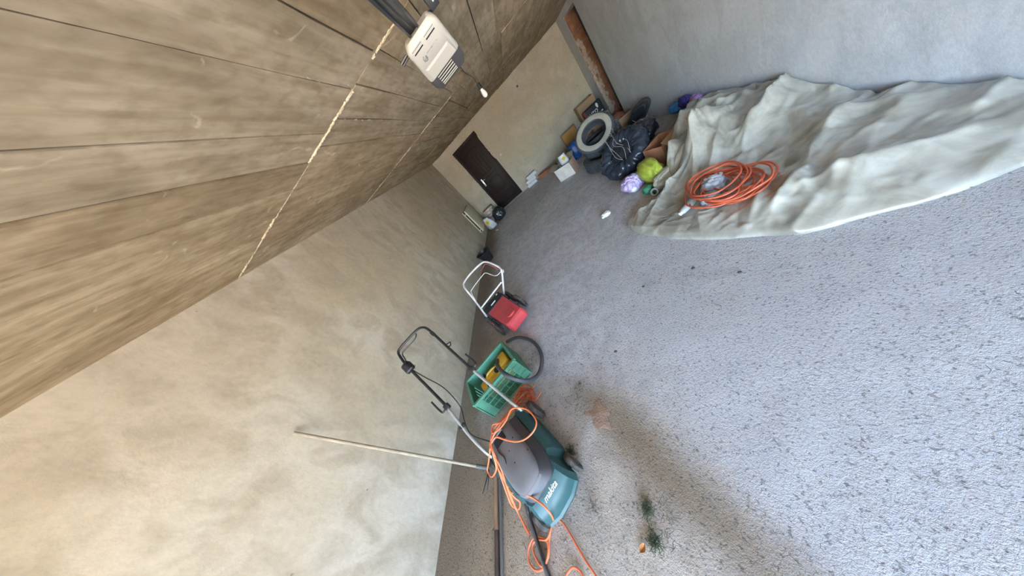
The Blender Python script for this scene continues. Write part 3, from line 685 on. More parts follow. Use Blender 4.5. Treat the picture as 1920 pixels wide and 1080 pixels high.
def lid_ring(z, w, y0, y1, nose, sh=0.0):
    g = y1 - y0
    half = [(w * 0.82, y0), (w * 0.95, y0 + 0.2 * g), (w, y0 + 0.5 * g), (w * 0.96, y0 + 0.78 * g), (w * 0.78, y0 + 0.95 * g), (w * 0.45, y1 + nose)]
    return [(x + sh, y, z) for x, y in half] + [(-x + sh, y, z) for x, y in reversed(half)]
MB().loft([spline(lid_ring(z_, w_, a_, b_, n_), 3, True) for z_, w_, a_, b_, n_ in ((0.225, 0.150, 0.02, 0.525, 0.012), (0.252, 0.147, 0.025, 0.522, 0.012))] + [spline(lid_ring(0.300, 0.116, 0.038, 0.49, 0.01, 0.024), 3, True)]).build('lid_side', M_LIDD, mow, smooth=25)
lid = MB().loft([spline(lid_ring(z_, w_, a_, b_, n_, 0.024), 3, True) for z_, w_, a_, b_, n_ in ((0.288, 0.1165, 0.036, 0.505, 0.01), (0.301, 0.1155, 0.038, 0.488, 0.01), (0.316, 0.108, 0.048, 0.45, 0.01), (0.323, 0.098, 0.055, 0.41, 0.008), (0.328, 0.06, 0.10, 0.34, 0.004))]).build('lid', M_LIDG, mow, smooth=40)
MB().loft([[(-0.02, 0.055, 0.320), (0.09, 0.055, 0.320), (0.09, 0.055, 0.342), (-0.02, 0.055, 0.342)], [(-0.02, 0.075, 0.320), (0.09, 0.075, 0.320), (0.09, 0.075, 0.342), (-0.02, 0.075, 0.342)]]).build('grip_bar', M_LIDG, lid, smooth=0)
MB().ex(-0.015, 0.085, 0.075, 0.15, 0.315, 0.3320, 0.004).build('grip_shade', M_BLACK, lid)  # black block sits proud; the pocket's shade is put into its colour
MB().tube(spline([(0.075, 0.12, 0.322), (0.085, 0.17, 0.331), (0.07, 0.235, 0.332), (0.082, 0.28, 0.325)], 5), 0.004, 6).build('lid_seam', M_BLACK, lid)
for x, y in ((-0.05, 0.20), (0.02, 0.24), (-0.085, 0.36), (0.03, 0.33)):
    MB().lathe([(0.005, 0), (0.005, 0.005), (0.003, 0.006)], 10, (x, y, 0.324)).build('screw_cap', M_BLACK, lid)
for sx, y, r, w, nm in ((-1, 0.02, 0.088, 0.05, 'wheel'), (1, 0.02, 0.088, 0.05, 'wheel'), (-1, 0.497, 0.068, 0.036, 'wheel'), (1, 0.497, 0.068, 0.036, 'wheel')):
    x = sx * (0.258 if y < 0.2 else 0.188)
    whl = MB().lathe([(r * 0.45, -w / 2), (r * 0.86, -w / 2), (r, -w / 2 + 0.008), (r, w / 2 - 0.008), (r * 0.86, w / 2), (r * 0.45, w / 2)], 28, (x, y, r), axis_rot((sx, 0, 0))).build(nm, M_MUDW, mow)
    MB().lathe([(r * 0.5, w / 2 - 0.002), (r * 0.42, w / 2 + 0.006), (0.0, w / 2 + 0.010)], 20, (x, y, r), axis_rot((sx, 0, 0))).build('hub_cap', M_LIDD, whl)
    MB().rod((sx * 0.12, y, r), (x, y, r), 0.012, 8).build('axle', M_BLACK, whl)
# handle
for sx in (-1, 1):
    x0 = sx * 0.195; x1 = sx * 0.19 if sx < 0 else 0.165
    MB().tube(spline([(x0, 0.05, 0.16), (x0, 0.03, 0.235), (x0, -0.02, 0.30), (x0 * 0.99, -0.15, 0.40), (x1, -0.37, 0.575)], 5), 0.0125, 10).build('lower_tube', M_STEEL, mow)
    # folding clamp lever
    yy, zz = (-0.37, 0.575) if sx < 0 else (-0.36, 0.565)
    MB().box((x1, yy, zz), (0.045, 0.05, 0.04), Matrix.Rotation(-0.67, 3, 'X'), bev=0.006).build('clamp', M_BLACK, mow)
    MB().tube(spline([(x1 + sx * 0.02, yy, zz), (x1 + sx * 0.052, yy + 0.005, zz), (x1 + sx * 0.062, yy - 0.03, zz + 0.02), (x1 + sx * 0.062, yy - 0.11, zz + 0.085)], 5), 0.008, 8).build('clamp_lever', M_BLACK, mow)
tl, tr = (-0.205, -0.90, 0.985), (0.145, -0.98, 1.02)
up = spline([(-0.19, -0.36, 0.57), (-0.197, -0.6, 0.755), (-0.205, -0.84, 0.94), (-0.185, -0.91, 0.99), (-0.13, -0.945, 1.012), (0.0, -0.96, 1.02), (0.085, -0.965, 1.022), (0.135, -0.955, 1.015), (0.155, -0.91, 0.98), (0.168, -0.80, 0.895), (0.166, -0.6, 0.745), (0.165, -0.36, 0.565)], 6)
MB().tube(up, 0.0125, 10).build('upper_tube', M_BLACK, mow)
MB().tube(spline([(-0.10, -0.93, 1.0), (-0.06, -0.90, 0.985), (0.06, -0.915, 0.985), (0.12, -0.91, 0.985), (0.135, -0.86, 0.95), (0.15, -0.82, 0.92)], 5), 0.006, 8).build('switch_bail', M_BLACK, mow)
sb = MB().box((0.17, -0.80, 0.89), (0.085, 0.11, 0.075), Matrix.Rotation(-0.66, 3, 'X'), bev=0.022, seg=3).build('switch_box', M_BLACK, mow)
MB().box((0.155, -0.755, 0.915), (0.03, 0.055, 0.03), Matrix.Rotation(-0.66, 3, 'X'), bev=0.008).build('switch_button', M_BLACK, sb)
MB().tube([(0.17, -0.80, 0.846), (0.17, -0.80, 0.852)], 0.047, 16).build('trim_ring', M_STEEL, sb)
MB().box((-0.203, -0.80, 0.91), (0.032, 0.05, 0.032), Matrix.Rotation(-0.66, 3, 'X'), bev=0.006).build('cable_clip', M_BLACK, mow)
MB().tube(spline([(-0.2, -0.66, 0.80), (-0.22, -0.65, 0.785), (-0.245, -0.64, 0.78), (-0.225, -0.62, 0.765), (-0.2, -0.63, 0.775)], 4), 0.006, 8).build('cord_hook', M_BLACK, mow)
MB().tube(spline([(0.16, -0.76, 0.85), (0.135, -0.66, 0.76), (0.09, -0.5, 0.62), (0.10, -0.32, 0.49), (0.15, -0.21, 0.44), (0.18, -0.12, 0.38), (0.12, 0.0, 0.31), (0.09, 0.06, 0.3)], 6), 0.0045, 6).build('motor_cable', M_BLACK, mow)
MB().box((0.187, -0.20, 0.435), (0.055, 0.03, 0.03), Matrix.Rotation(-0.66, 3, 'X'), bev=0.004).build('cable_clip', M_BLACK, mow)
# brand lettering on the sloping nose
text('lettering', 'makita', 0.044, M_WHITE, hull_o, Vector((-0.012, 0.563, 0.2250)), frame_rot((-1, 0, 0), (0, -0.79, 0.613)), shear=0.4, extrude=0.0012, bold=0.0003)

oc = MB()
for pts in [[(-1.068, 1.198, 0.020), (-1.164, 1.152, 0.020), (-1.212, 1.279, 0.060), (-1.261, 1.236, 0.120), (-1.217, 1.060, 0.240), (-1.200, 0.887, 0.370), (-1.269, 0.814, 0.380), (-1.313, 0.757, 0.380), (-1.304, 0.691, 0.370), (-1.333, 0.646, 0.300), (-1.325, 0.599, 0.260), (-1.339, 0.545, 0.180), (-1.362, 0.493, 0.100), (-1.365, 0.428, 0.030), (-1.317, 0.343, 0.015)],
    [(-1.255, 1.340, 0.040), (-1.251, 1.195, 0.120), (-1.224, 1.019, 0.260), (-1.228, 0.874, 0.380), (-1.286, 0.832, 0.385), (-1.314, 0.763, 0.385), (-1.298, 0.686, 0.360), (-1.318, 0.655, 0.300), (-1.313, 0.601, 0.240), (-1.339, 0.552, 0.190), (-1.364, 0.504, 0.120), (-1.369, 0.443, 0.040), (-1.305, 0.335, 0.015)],
    [(-1.127, 1.293, 0.020), (-1.207, 1.252, 0.030), (-1.215, 1.123, 0.140), (-1.187, 0.925, 0.330), (-1.234, 0.836, 0.390), (-1.324, 0.753, 0.380), (-1.310, 0.706, 0.370), (-1.321, 0.668, 0.330), (-1.345, 0.621, 0.260), (-1.364, 0.575, 0.200), (-1.382, 0.482, 0.100), (-1.378, 0.462, 0.050), (-1.332, 0.369, 0.015)],
    [(-1.101, 1.103, 0.020), (-1.150, 1.084, 0.020), (-1.209, 1.220, 0.070), (-1.210, 1.070, 0.220), (-1.212, 0.871, 0.375), (-1.294, 0.867, 0.390), (-1.296, 0.812, 0.390), (-1.234, 0.814, 0.390), (-1.176, 0.857, 0.380), (-1.116, 0.926, 0.375), (-0.993, 0.882, 0.370), (-0.927, 0.793, 0.360), (-0.940, 0.736, 0.360), (-1.010, 0.703, 0.360), (-1.091, 0.705, 0.360), (-1.185, 0.741, 0.365), (-1.268, 0.778, 0.380), (-1.313, 0.750, 0.380), (-1.355, 0.710, 0.350), (-1.412, 0.678, 0.300), (-1.460, 0.654, 0.260), (-1.425, 0.611, 0.250), (-1.356, 0.626, 0.280), (-1.325, 0.658, 0.320), (-1.303, 0.687, 0.360)],
    [(-1.302, 0.670, 0.350), (-1.289, 0.624, 0.310), (-1.309, 0.583, 0.250), (-1.334, 0.551, 0.190), (-1.255, 0.544, 0.200), (-1.256, 0.518, 0.190), (-1.310, 0.516, 0.170), (-1.338, 0.546, 0.170), (-1.336, 0.511, 0.130), (-1.319, 0.483, 0.080), (-1.360, 0.459, 0.050), (-1.380, 0.485, 0.080)]]:
    oc.tube(spline(pts, 6), 0.0055, 7)
for pts in ([(-1.117, 0.451, 0.300), (-1.084, 0.439, 0.292), (-1.049, 0.419, 0.275), (-1.007, 0.389, 0.262), (-0.987, 0.364, 0.245), (-0.990, 0.349, 0.215), (-1.039, 0.352, 0.130), (-1.117, 0.357, 0.030), (-1.161, 0.301, 0.012), (-1.177, 0.239, 0.012), (-1.227, 0.191, 0.012), (-1.285, 0.190, 0.012), (-1.326, 0.228, 0.014), (-1.319, 0.279, 0.016), (-1.274, 0.314, 0.020), (-1.223, 0.314, 0.022), (-1.176, 0.291, 0.020), (-1.173, 0.248, 0.020), (-1.203, 0.206, 0.020), (-1.238, 0.203, 0.020), (-1.281, 0.259, 0.020), (-1.281, 0.292, 0.020), (-1.239, 0.305, 0.024), (-1.175, 0.297, 0.026), (-1.143, 0.324, 0.025), (-1.119, 0.363, 0.020), (-1.092, 0.378, 0.020), (-1.052, 0.354, 0.012), (-1.017, 0.305, 0.010), (-0.976, 0.238, 0.010), (-0.943, 0.187, 0.010), (-0.906, 0.140, 0.010), (-0.864, 0.072, 0.010)],):
    oc.tube(spline(pts, 6), 0.0055, 7)
tag(oc.build('extension_cord', M_ORANGE, base=True), 'orange extension cord bundled over the teal lawn mower and looped on the floor', 'cord')
tag(MB().tube(spline([(-1.223, 0.187, 0.008), (-1.184, 0.106, 0.008), (-1.111, 0.119, 0.010), (-1.078, 0.156, 0.010), (-1.027, 0.178, 0.012), (-0.985, 0.156, 0.010), (-0.980, 0.111, 0.010), (-1.014, 0.064, 0.010)], 6), 0.0055, 7).build('cord_end', M_ORANGE, base=True), 'short curl of orange cord lying loose at the very front of the floor', 'cord')
tag(MB().tube(spline([(-1.289, 0.556, 0.220), (-1.229, 0.519, 0.200), (-1.212, 0.483, 0.160), (-1.279, 0.433, 0.050), (-1.250, 0.345, 0.030), (-1.226, 0.285, 0.035), (-1.203, 0.210, 0.030), (-1.184, 0.151, 0.010), (-1.152, 0.087, 0.010)], 6), 0.006, 7).build('mains_cable', M_BLACK, base=True), 'black cable trailing from the teal mower across the orange loop', 'cable')
tag(MB().tube([(-1.313, 0.481, 0.030), (-1.192, 0.143, 0.012)], 0.014, 8).build('flat_bar', M_PIPE, base=True), 'grey bar lying on the floor under the black cable', 'bar')

# ------------------------------------------------------------------ poles and tools at the left wall
pl = thing('leaning_pole', (-1.735, 0.79, 0), 'thin greyish pole leaning against the left wall', 'pole')
MB().tube([(0, 0, 0.02), (-0.465, 0.0, 1.36)], lambda t: 0.0125 - 0.002 * t, 10).build('shaft', M_WOODL, pl)
MB().tube([(0.012, 0, 0.0), (-0.03, 0, 0.10)], 0.016, 10).build('ferrule', M_PIPE, pl)
pb = thing('wooden_pole', (-1.62, 0.3, 0), 'thick brown wooden pole on the floor, its near end stained dark', 'pole')
q0, q1 = [Vector(p) for p in [(-1.617, 0.819, 0.016), (-1.565, -0.032, 0.016)]]
MB().tube([q0, q0 + (q1 - q0) * 0.5], 0.016, 12).build('shaft', M_WOOD, pb, local=False)
MB().tube([q0 + (q1 - q0) * 0.5, q1], 0.0162, 12).build('dark_end', mat('charred_wood', (0.045, 0.032, 0.028), (0.10, 0.06, 0.04), rough=0.6, scale=9), pb, local=False)
tag(MB().tube([(-1.570, 0.727, 0.012), (-1.529, -0.033, 0.012)], 0.011, 10).build('metal_pipe', M_PIPE, base=True), 'dark grey pipe lying alongside the thick wooden pole', 'pipe')
tl_ = [(-1.690, 0.753, 0.020), (-1.710, 0.699, 0.020), (-1.750, 0.620, 0.015)]
t_ = thing('garden_fork', tl_[0], 'small dark metal prong tool beside the foot of the leaning pole', 'tool')
MB().tube(spline(tl_, 5), lambda t: 0.007 - 0.004 * t, 8).build('prong', M_BLACKM, t_, local=False)
MB().tube(spline([(p[0] + 0.025 * i, p[1] + 0.012, p[2]) for i, p in enumerate(tl_)], 5), lambda t: 0.006 - 0.004 * t, 8).build('prong', M_BLACKM, t_, local=False)

# ------------------------------------------------------------------ green crate with yellow machine and hose
cr = thing('plastic_crate', (-1.495, 1.487, 0), 'green plastic crate with slotted sides standing behind the teal mower', 'crate', math.radians(27))
LX, LY, HC = 0.28, 0.178, 0.28
MB().ex(-LX, LX, -LY, LY, 0.004, 0.012).build('base', M_CRATE, cr)
def long_side(y, sgn):
    m = MB(); t = 0.005
    rows = [0.03, 0.095, 0.16, 0.225]
    for z in (0.0, 0.082, 0.146, 0.21): m.ex(-LX, LX, y - t, y + t, z, z + 0.012)
    m.ex(-LX, LX, y - 0.014, y + 0.014, HC - 0.03, HC, 0.004)
    for x0, x1 in ((-LX, -LX + 0.085), (LX - 0.085, LX)): m.ex(x0, x1, y - t, y + t, 0, HC - 0.02, 0.002)
    nb = 30
    for k in range(nb + 1):
        x = -LX + 0.085 + (2 * LX - 0.17) * k / nb
        wide = 0.002 if k % 6 else 0.007
        m.ex(x - wide / 2 - 0.001, x + wide / 2 + 0.001, y - t * 0.8, y + t * 0.8, 0.006, HC - 0.025)
    return m
long_side(-LY, -1).build('slotted_side', M_CRATE, cr, smooth=0)
MB().ex(-LX, LX, LY - 0.005, LY + 0.005, 0, HC - 0.02).ex(-LX, LX, LY - 0.014, LY + 0.014, HC - 0.03, HC, 0.004).build('solid_side', M_CRATE, cr)
for sx in (-1, 1):
    m = MB(); x = sx * LX
    m.ex(x - 0.014, x + 0.014, -LY, LY, HC - 0.03, HC, 0.004); m.ex(x - 0.005, x + 0.005, -LY, LY, 0.13, HC - 0.02) if sx > 0 else m.ex(x - 0.005, x + 0.005, -LY, LY, 0.17, HC - 0.02)
    m.ex(x - 0.005, x + 0.005, -LY, LY, 0, 0.03)
    for k in range(7):
        y = -LY + 2 * LY * k / 6; m.ex(x - 0.005, x + 0.005, y - 0.014, y + 0.014, 0, HC - 0.02)
    m.build('end_panel', M_CRATE, cr, smooth=0)
ym = thing('yellow_machine', (-1.475, 1.495, 0.013), 'yellow plastic machine with a grey suction hose lying in the green crate', 'vacuum', math.radians(27))
ybody = MB().loft([[(x, 0.115 * s * math.cos(a), 0.12 + 0.115 * s * math.sin(a)) for a in (2 * math.pi * k / 20 for k in range(20))] for x, s in ((-0.20, 0.55), (-0.19, 0.75), (-0.12, 0.85), (-0.10, 0.92), (-0.02, 1.0), (0.10, 1.0), (0.13, 0.9), (0.20, 0.85), (0.215, 0.6))]).build('body', M_YELLOW, ym, smooth=40)
MB().ex(-0.115, -0.100, -0.108, 0.108, 0.02, 0.229, 0.01).build('seam', M_BLACK, ym)
MB().box((0.16, 0.0, 0.22), (0.11, 0.16, 0.07), bev=0.02).build('cover', M_YELLOW, ym)
MB().tube(spline([(-0.07, 0.0, 0.225), (-0.05, 0, 0.25), (0.04, 0, 0.25), (0.06, 0, 0.225)], 5), 0.011, 8).build('carry_grip', M_YELLOW, ym)
MB().lathe([(0.03, 0), (0.03, 0.03), (0.024, 0.04)], 14, (0.05, -0.03, 0.205), axis_rot((0, -0.3, 1))).build('hose_port', M_BLACK, ym)
hp = spline([(-1.402, 1.631, 0.220), (-1.354, 1.500, 0.300), (-1.279, 1.373, 0.340), (-1.178, 1.252, 0.360), (-1.111, 1.204, 0.300), (-1.073, 1.225, 0.200), (-1.045, 1.304, 0.100), (-1.019, 1.397, 0.050), (-0.999, 1.535, 0.030), (-1.029, 1.690, 0.030), (-1.126, 1.849, 0.030), (-1.291, 1.987, 0.030), (-1.461, 2.025, 0.030)], 10)
hm = MB().tube(hp, 0.019, 12)
hose = hm.build('hose', M_HOSE, ym, local=False)
cord2 = MB(); rnd = random.Random(31)
for k in range(7):
    c = Vector((-1.24 + rnd.uniform(-0.05, 0.05), 1.19 + rnd.uniform(-0.03, 0.03), 0.012 + 0.012 * k)); a0 = rnd.random() * 6
    pts = [(c.x + (0.10 + rnd.uniform(-0.02, 0.03)) * math.cos(a0 + q * 0.9), c.y + (0.065 + rnd.uniform(-0.02, 0.02)) * math.sin(a0 + q * 0.9), c.z + rnd.uniform(0, 0.02)) for q in range(7)]
    cord2.tube(spline(pts, 5), 0.0055, 6)
tag(cord2.build('coiled_cord', M_ORANGE2, base=True), 'tangle of red-orange cord on the floor between green crate and teal mower', 'cord')

# ------------------------------------------------------------------ red push mower
rm = thing('red_mower', (-1.33, 2.38, 0), 'small red hand mower with a white tube handle behind the green crate', 'lawn mower', math.atan2(-0.552, -0.836))
def rring(z, w0, w1, y0, y1, r=0.03):
    return [(-w0, y0, z), (w0, y0, z), (w1, y1 - r, z), (w1 - r * 0.4, y1 - r * 0.4, z), (w1 - r, y1, z), (-w1 + r, y1, z), (-w1 + r * 0.4, y1 - r * 0.4, z), (-w1, y1 - r, z)]
cv = MB().loft([rring(0.09, 0.158, 0.142, -0.20, 0.325), rring(0.14, 0.160, 0.145, -0.20, 0.335), rring(0.205, 0.158, 0.140, -0.20, 0.325), rring(0.225, 0.150, 0.128, -0.20, 0.305)])
for i, q in enumerate(cv.v):
    cv.v[i] = Vector((q.x + 0.012, q.y, q.z + (0.035 if q.z > 0.2 else 0.0) * (0.32 - q.y) / 0.52))
cover = cv.build('red_cover', M_RED, rm, smooth=25)
MB().loft([rring(0.224, 0.072, 0.066, 0.03, 0.27, 0.03), rring(0.243, 0.062, 0.056, 0.045, 0.255, 0.03)]).build('embossed_panel', M_RED, cover, smooth=20)
blk = MB().loft([[(-0.165, -0.20, 0.10), (0.19, -0.20, 0.10), (0.19, -0.20, 0.265), (-0.165, -0.20, 0.265)], [(-0.165, -0.40, 0.12), (0.19, -0.40, 0.12), (0.185, -0.38, 0.27), (-0.16, -0.38, 0.27)]]).build('black_housing', mat('blue_black_plastic', (0.02, 0.026, 0.038), (0.014, 0.018, 0.026), rough=0.45), rm, smooth=20)
MB().ex(-0.03, 0.06, -0.285, -0.262, 0.266, 0.2715).build('white_label', M_WHITE, blk)
MB().ex(-0.13, -0.10, -0.36, -0.35, 0.268, 0.2735).build('white_tick', M_WHITE, blk)
for sx in (-1, 1):
    for y, r in ((0.02, 0.115), (-0.30, 0.105)):
        w = MB().lathe([(r * 0.3, -0.02), (r * 0.84, -0.022), (r, -0.016), (r, 0.016), (r * 0.84, 0.022), (r * 0.3, 0.02)], 26, (sx * 0.235 + 0.012, y, r), axis_rot((sx, 0, 0))).build('wheel', M_MUDW, rm)
        MB().lathe([(r * 0.4, 0.02), (r * 0.3, 0.03), (0, 0.032)], 14, (sx * 0.235 + 0.012, y, r), axis_rot((sx, 0, 0))).build('hub_cap', M_GREYP, w)
        MB().rod((sx * 0.12, y, r), (sx * 0.22, y, r), 0.011, 8).build('axle', M_BLACK, w)
    MB().ex(sx * 0.20, sx * 0.215, -0.36, 0.10, 0.09, 0.17, 0.004).build('side_plate', M_BLACK, rm)
MB().tube(spline([(-1.673, 2.506, 0.200), (-1.706, 2.693, 0.430), (-1.682, 2.717, 0.600), (-1.712, 2.811, 0.650), (-1.696, 2.896, 0.670), (-1.543, 2.983, 0.680), (-1.354, 3.003, 0.685), (-1.246, 2.925, 0.680), (-1.155, 2.821, 0.620), (-1.101, 2.749, 0.560), (-1.099, 2.686, 0.520), (-1.225, 2.739, 0.360), (-1.350, 2.753, 0.200)], 5), 0.0135, 10).build('handle_tube', M_WTUBE, rm, local=False)
MB().tube(spline([(-1.684, 2.623, 0.380), (-1.689, 2.766, 0.520), (-1.639, 2.794, 0.550), (-1.439, 2.926, 0.560), (-1.374, 2.926, 0.550), (-1.226, 2.754, 0.500), (-1.080, 2.708, 0.530), (-1.089, 2.686, 0.500)], 5), 0.0065, 8).build('control_bar', M_WTUBE, rm, local=False)
MB().tube(spline([(-1.374, 2.682, 0.660), (-1.298, 2.938, 0.660), (-1.184, 2.823, 0.600), (-1.130, 2.726, 0.560)], 5), 0.005, 6).build('control_cable', M_PINK, rm, local=False)
MB().tube([(-1.664, 2.570, 0.330), (-1.237, 2.742, 0.380)], 0.012, 10).build('cross_tube', M_WTUBE, rm, local=False)
tang = MB(); rnd = random.Random(3)
for k in range(5):
    tang.tube(spline([(rnd.uniform(-0.15, 0.15), -0.40 - rnd.uniform(0, 0.14), rnd.uniform(0.1, 0.24)) for q in range(5)], 4), 0.004, 5)
tang.build('cable_tangle', M_BLACK, rm)
MB().tube(spline([(0.25, -0.06, 0.18), (0.24, 0.0, 0.25), (0.235, 0.08, 0.235)], 4), 0.005, 6).build('red_rod', M_PINK, rm)

bk_ = thing('black_bucket', (-1.96, 4.84, 0), 'black plastic bucket against the left wall behind the red mower', 'bucket')
MB().lathe([(0.085, 0.0), (0.105, 0.0), (0.165, 0.24), (0.172, 0.25), (0.158, 0.25), (0.10, 0.012), (0.0, 0.012)], 28).build('shell', M_BLACK, bk_)
MB().tube([(0.174 * math.cos(a), 0.174 * math.sin(a), 0.245) for a in (k * math.pi / 14 for k in range(28))], 0.006, 6, closed=True).build('rim', M_BLACK, bk_)

# ------------------------------------------------------------------ things in the far left corner
ra = thing('panel_radiator', (WL + 0.082, 6.78, 0.2), 'cream panel radiator upright against the left wall in the far corner', 'radiator')
MB().ex(0.02, 0.05, -0.37, 0.37, 0.02, 0.75, 0.008).build('front_panel', M_ENAMEL, ra)
MB().ex(-0.05, -0.025, -0.37, 0.37, 0.02, 0.75, 0.008).build('rear_panel', M_ENAMEL, ra)
MB().ex(-0.025, 0.02, -0.35, 0.35, 0.04, 0.74).build('fin_block', M_DARK, ra)
for k in range(2):
    y = -0.33 + 0.055 * k; MB().ex(0.048, 0.054, y - 0.022, y + 0.022, 0.07, 0.70, 0.005).build('pressed_rib', M_ENAMEL, ra)
for z in (0.10, 0.66):
    MB().rod((0, -0.37, z), (0, -0.40, z), 0.016, 10).build('valve_stub', M_CHROME, ra)
for y in (-0.25, 0.25):
    MB().ex(-0.075, -0.05, y - 0.015, y + 0.015, 0.05, 0.70).build('wall_bracket', M_BLACKM, ra)

names = [('flattened_carton', M_GREYW, 0.0, 0.17, 'grey carton at the bottom of the small stack left of the brown door'),
         ('paper_pack', M_PALEP, 0.17, 0.25, 'pinkish paper pack in the middle of the small stack left of the brown door'),
         ('small_carton', M_GREYW, 0.25, 0.36, 'pale grey carton lying on the pinkish pack left of the brown door'),
         ('shallow_tray', M_PALEP, 0.36, 0.42, 'dusty pink tray on top of the small stack left of the brown door')]
for i, (nm, m_, z0, z1, lab) in enumerate(names):
    r = thing(nm, (-1.90 + 0.015 * i, 7.50, z0), lab, 'box', 0.1 * (i % 2) - 0.05)
    hh = z1 - z0
    MB().box((0, 0, hh / 2), (0.34, 0.26, hh - 0.002), bev=0.006).build('body', m_, r)
    MB().box((0, -0.131, hh / 2), (0.10, 0.002, hh * 0.6)).build('tape', M_CARDW, r)
    MB().box((0.02, 0.0, hh - 0.001), (0.30, 0.012, 0.002)).build('top_seam', M_CARDIN, r)
tag(MB().blob((-1.57, 6.98, 0.17), (0.19, 0.19, 0.18), 3, 0.20, 3.0, 4, floor=0.0).build('black_bin_bag', M_BBAG, base=True, smooth=80), 'round black bin bag on the floor in front of the brown door', 'bag')
sk = thing('white_sack', (-1.93, 6.80, 0), 'white woven sack with a yellow printed mark beside the cream radiator', 'sack', math.radians(-25))
sbody = MB()
sbody.loft([[(w * math.cos(a) + 0.03 * math.sin(a * 3 + z * 9), d * math.sin(a) - (z - 0.2) * 0.12, z) for a in (2 * math.pi * k / 28 for k in range(28))] for z, w, d in ((0.0, 0.10, 0.07), (0.04, 0.135, 0.10), (0.16, 0.14, 0.105), (0.26, 0.13, 0.09), (0.32, 0.10, 0.06), (0.37, 0.09, 0.03))])
so_ = sbody.build('bag_body', M_SACKW, sk, smooth=60)
MB().lathe([(0.0, 0.004), (0.062, 0.004), (0.062, 0.0)], 20, (0.045, -0.108, 0.25), axis_rot((0.2, -1, 0.25))).build('yellow_mark', M_LOGOY, so_)
MB().lathe([(0.0, 0.004), (0.015, 0.004), (0.015, 0.0)], 10, (0.045, -0.113, 0.25), axis_rot((0.2, -1, 0.25))).build('black_dot', M_BLACK, so_)

# ------------------------------------------------------------------ back wall: blocks, bricks, board, cartons
for i, (x, z, dx) in enumerate(((-0.345, 0.0, 0.0), (-0.315, 0.095, 0.0), (-0.235, 0.19, 0.0))):
    lab = ['lowest', 'middle', 'topmost'][i] + ' pale aerated block of the stack right of the brown door'
    tag(MB().box((x, 7.60, z + 0.0465), (0.32, 0.14, 0.093), rz(0.03 * (i - 1)), bev=0.004).build('aerated_block', M_AAC, base=True), lab, 'block', 'pale blocks by the door')
for i, (x, y, a) in enumerate(((0.06, 7.42, -0.25), (0.33, 7.25, -0.45))):
    r = thing('hollow_brick', (x, y, 0), ['red hollow brick next to the pale aerated blocks', 'red hollow brick next to the white carton'][i], 'brick', a, 'red bricks by the back wall')
    MB().box((0, 0, 0.055), (0.30, 0.14, 0.11), bev=0.004).build('brick_body', M_TERRA, r)
    for k in range(3):
        MB().box((0.1505, -0.04 + 0.04 * k, 0.055), (0.003, 0.028, 0.07)).build('hollow', M_DARK, r)  # dark plate on the brick end, the hollow's shade put into its colour
# white open carton
wc = thing('white_carton', (0.50, 5.88, 0), 'open white cardboard box with stained front in front of the tyres', 'box', math.radians(-33))
for nm, c, s, m_ in (('front_side', (0, -0.16, 0.14), (0.40, 0.008, 0.28), M_CARDW), ('back_side', (0, 0.16, 0.14), (0.40, 0.008, 0.28), M_CARDIN), ('left_side', (-0.196, 0, 0.14), (0.008, 0.312, 0.28), M_CARDIN), ('right_side', (0.196, 0, 0.14), (0.008, 0.312, 0.28), M_PALEP), ('bottom', (0, 0, 0.005), (0.39, 0.31, 0.008), M_CARDIN)):
    MB().box(c, s, bev=0.002, seg=1).build(nm, m_, wc)
MB().box((-0.26, 0.0, 0.31), (0.14, 0.31, 0.006), Matrix.Rotation(0.45, 3, 'Y')).build('flap', M_CARDIN, wc)
MB().box((0.0, 0.23, 0.31), (0.39, 0.14, 0.006), Matrix.Rotation(0.5, 3, 'X')).build('flap', M_CARDIN, wc)
wg = thing('white_bag', (0.55, 5.90, 0.02), 'small white bag with a yellow mark standing in the open carton', 'bag', math.radians(-20))
wgb = MB().loft([[(w * math.cos(a), 0.06 * math.sin(a) * (1 - z * 0.8), z) for a in (2 * math.pi * k / 20 for k in range(20))] for z, w in ((0, 0.08), (0.05, 0.10), (0.30, 0.10), (0.40, 0.085), (0.43, 0.09))]).build('bag_body', M_SACKW, wg, smooth=50)
MB().lathe([(0.0, 0.004), (0.038, 0.004), (0.038, 0)], 16, (0.03, -0.052, 0.345), axis_rot((0, -1, 0.25))).build('yellow_mark', M_LOGOY, wgb)
tag(MB().blob((0.41, 5.95, 0.15), (0.07, 0.07, 0.10), 14, 0.35, 3, 3).build('rag', M_GREYW, base=True), 'crumpled grey rag stuffed in the open white carton', 'rag')
ab = thing('framed_board', (1.16, 7.60, 0), 'amber board in a brown frame leaning on the back wall behind the tyres', 'board')
Rb = Matrix.Rotation(0.18, 3, 'X')
MB().box(Rb @ Vector((0, 0, 0.24)), (0.40, 0.012, 0.44), Rb).build('panel', M_AMBER, ab)
for c, s in (((0, 0, 0.012), (0.44, 0.03, 0.03)), ((0, 0, 0.47), (0.44, 0.03, 0.03)), ((-0.205, 0, 0.24), (0.03, 0.03, 0.47)), ((0.205, 0, 0.24), (0.03, 0.03, 0.47))):
    MB().box(Rb @ Vector(c), s, Rb, bev=0.003, seg=1).build('frame_bar', M_FRAMEG, ab)
tag(MB().blob((0.93, 6.45, 0.19), (0.15, 0.13, 0.20), 22, 0.22, 2.6, 4, floor=0.0).build('blue_bag', M_BLUE, base=True, smooth=80), 'blue plastic bag between the amber board and the tyres', 'bag')
lc = thing('low_carton', (1.84, 7.38, 0), 'brown carton on the floor in the right back corner under the black case', 'box')
MB().box((0, 0, 0.127), (0.48, 0.60, 0.25), bev=0.005).build('body', M_CARD, lc)
MB().box((0, 0, 0.253), (0.06, 0.60, 0.002)).build('tape', M_CARDO, lc)
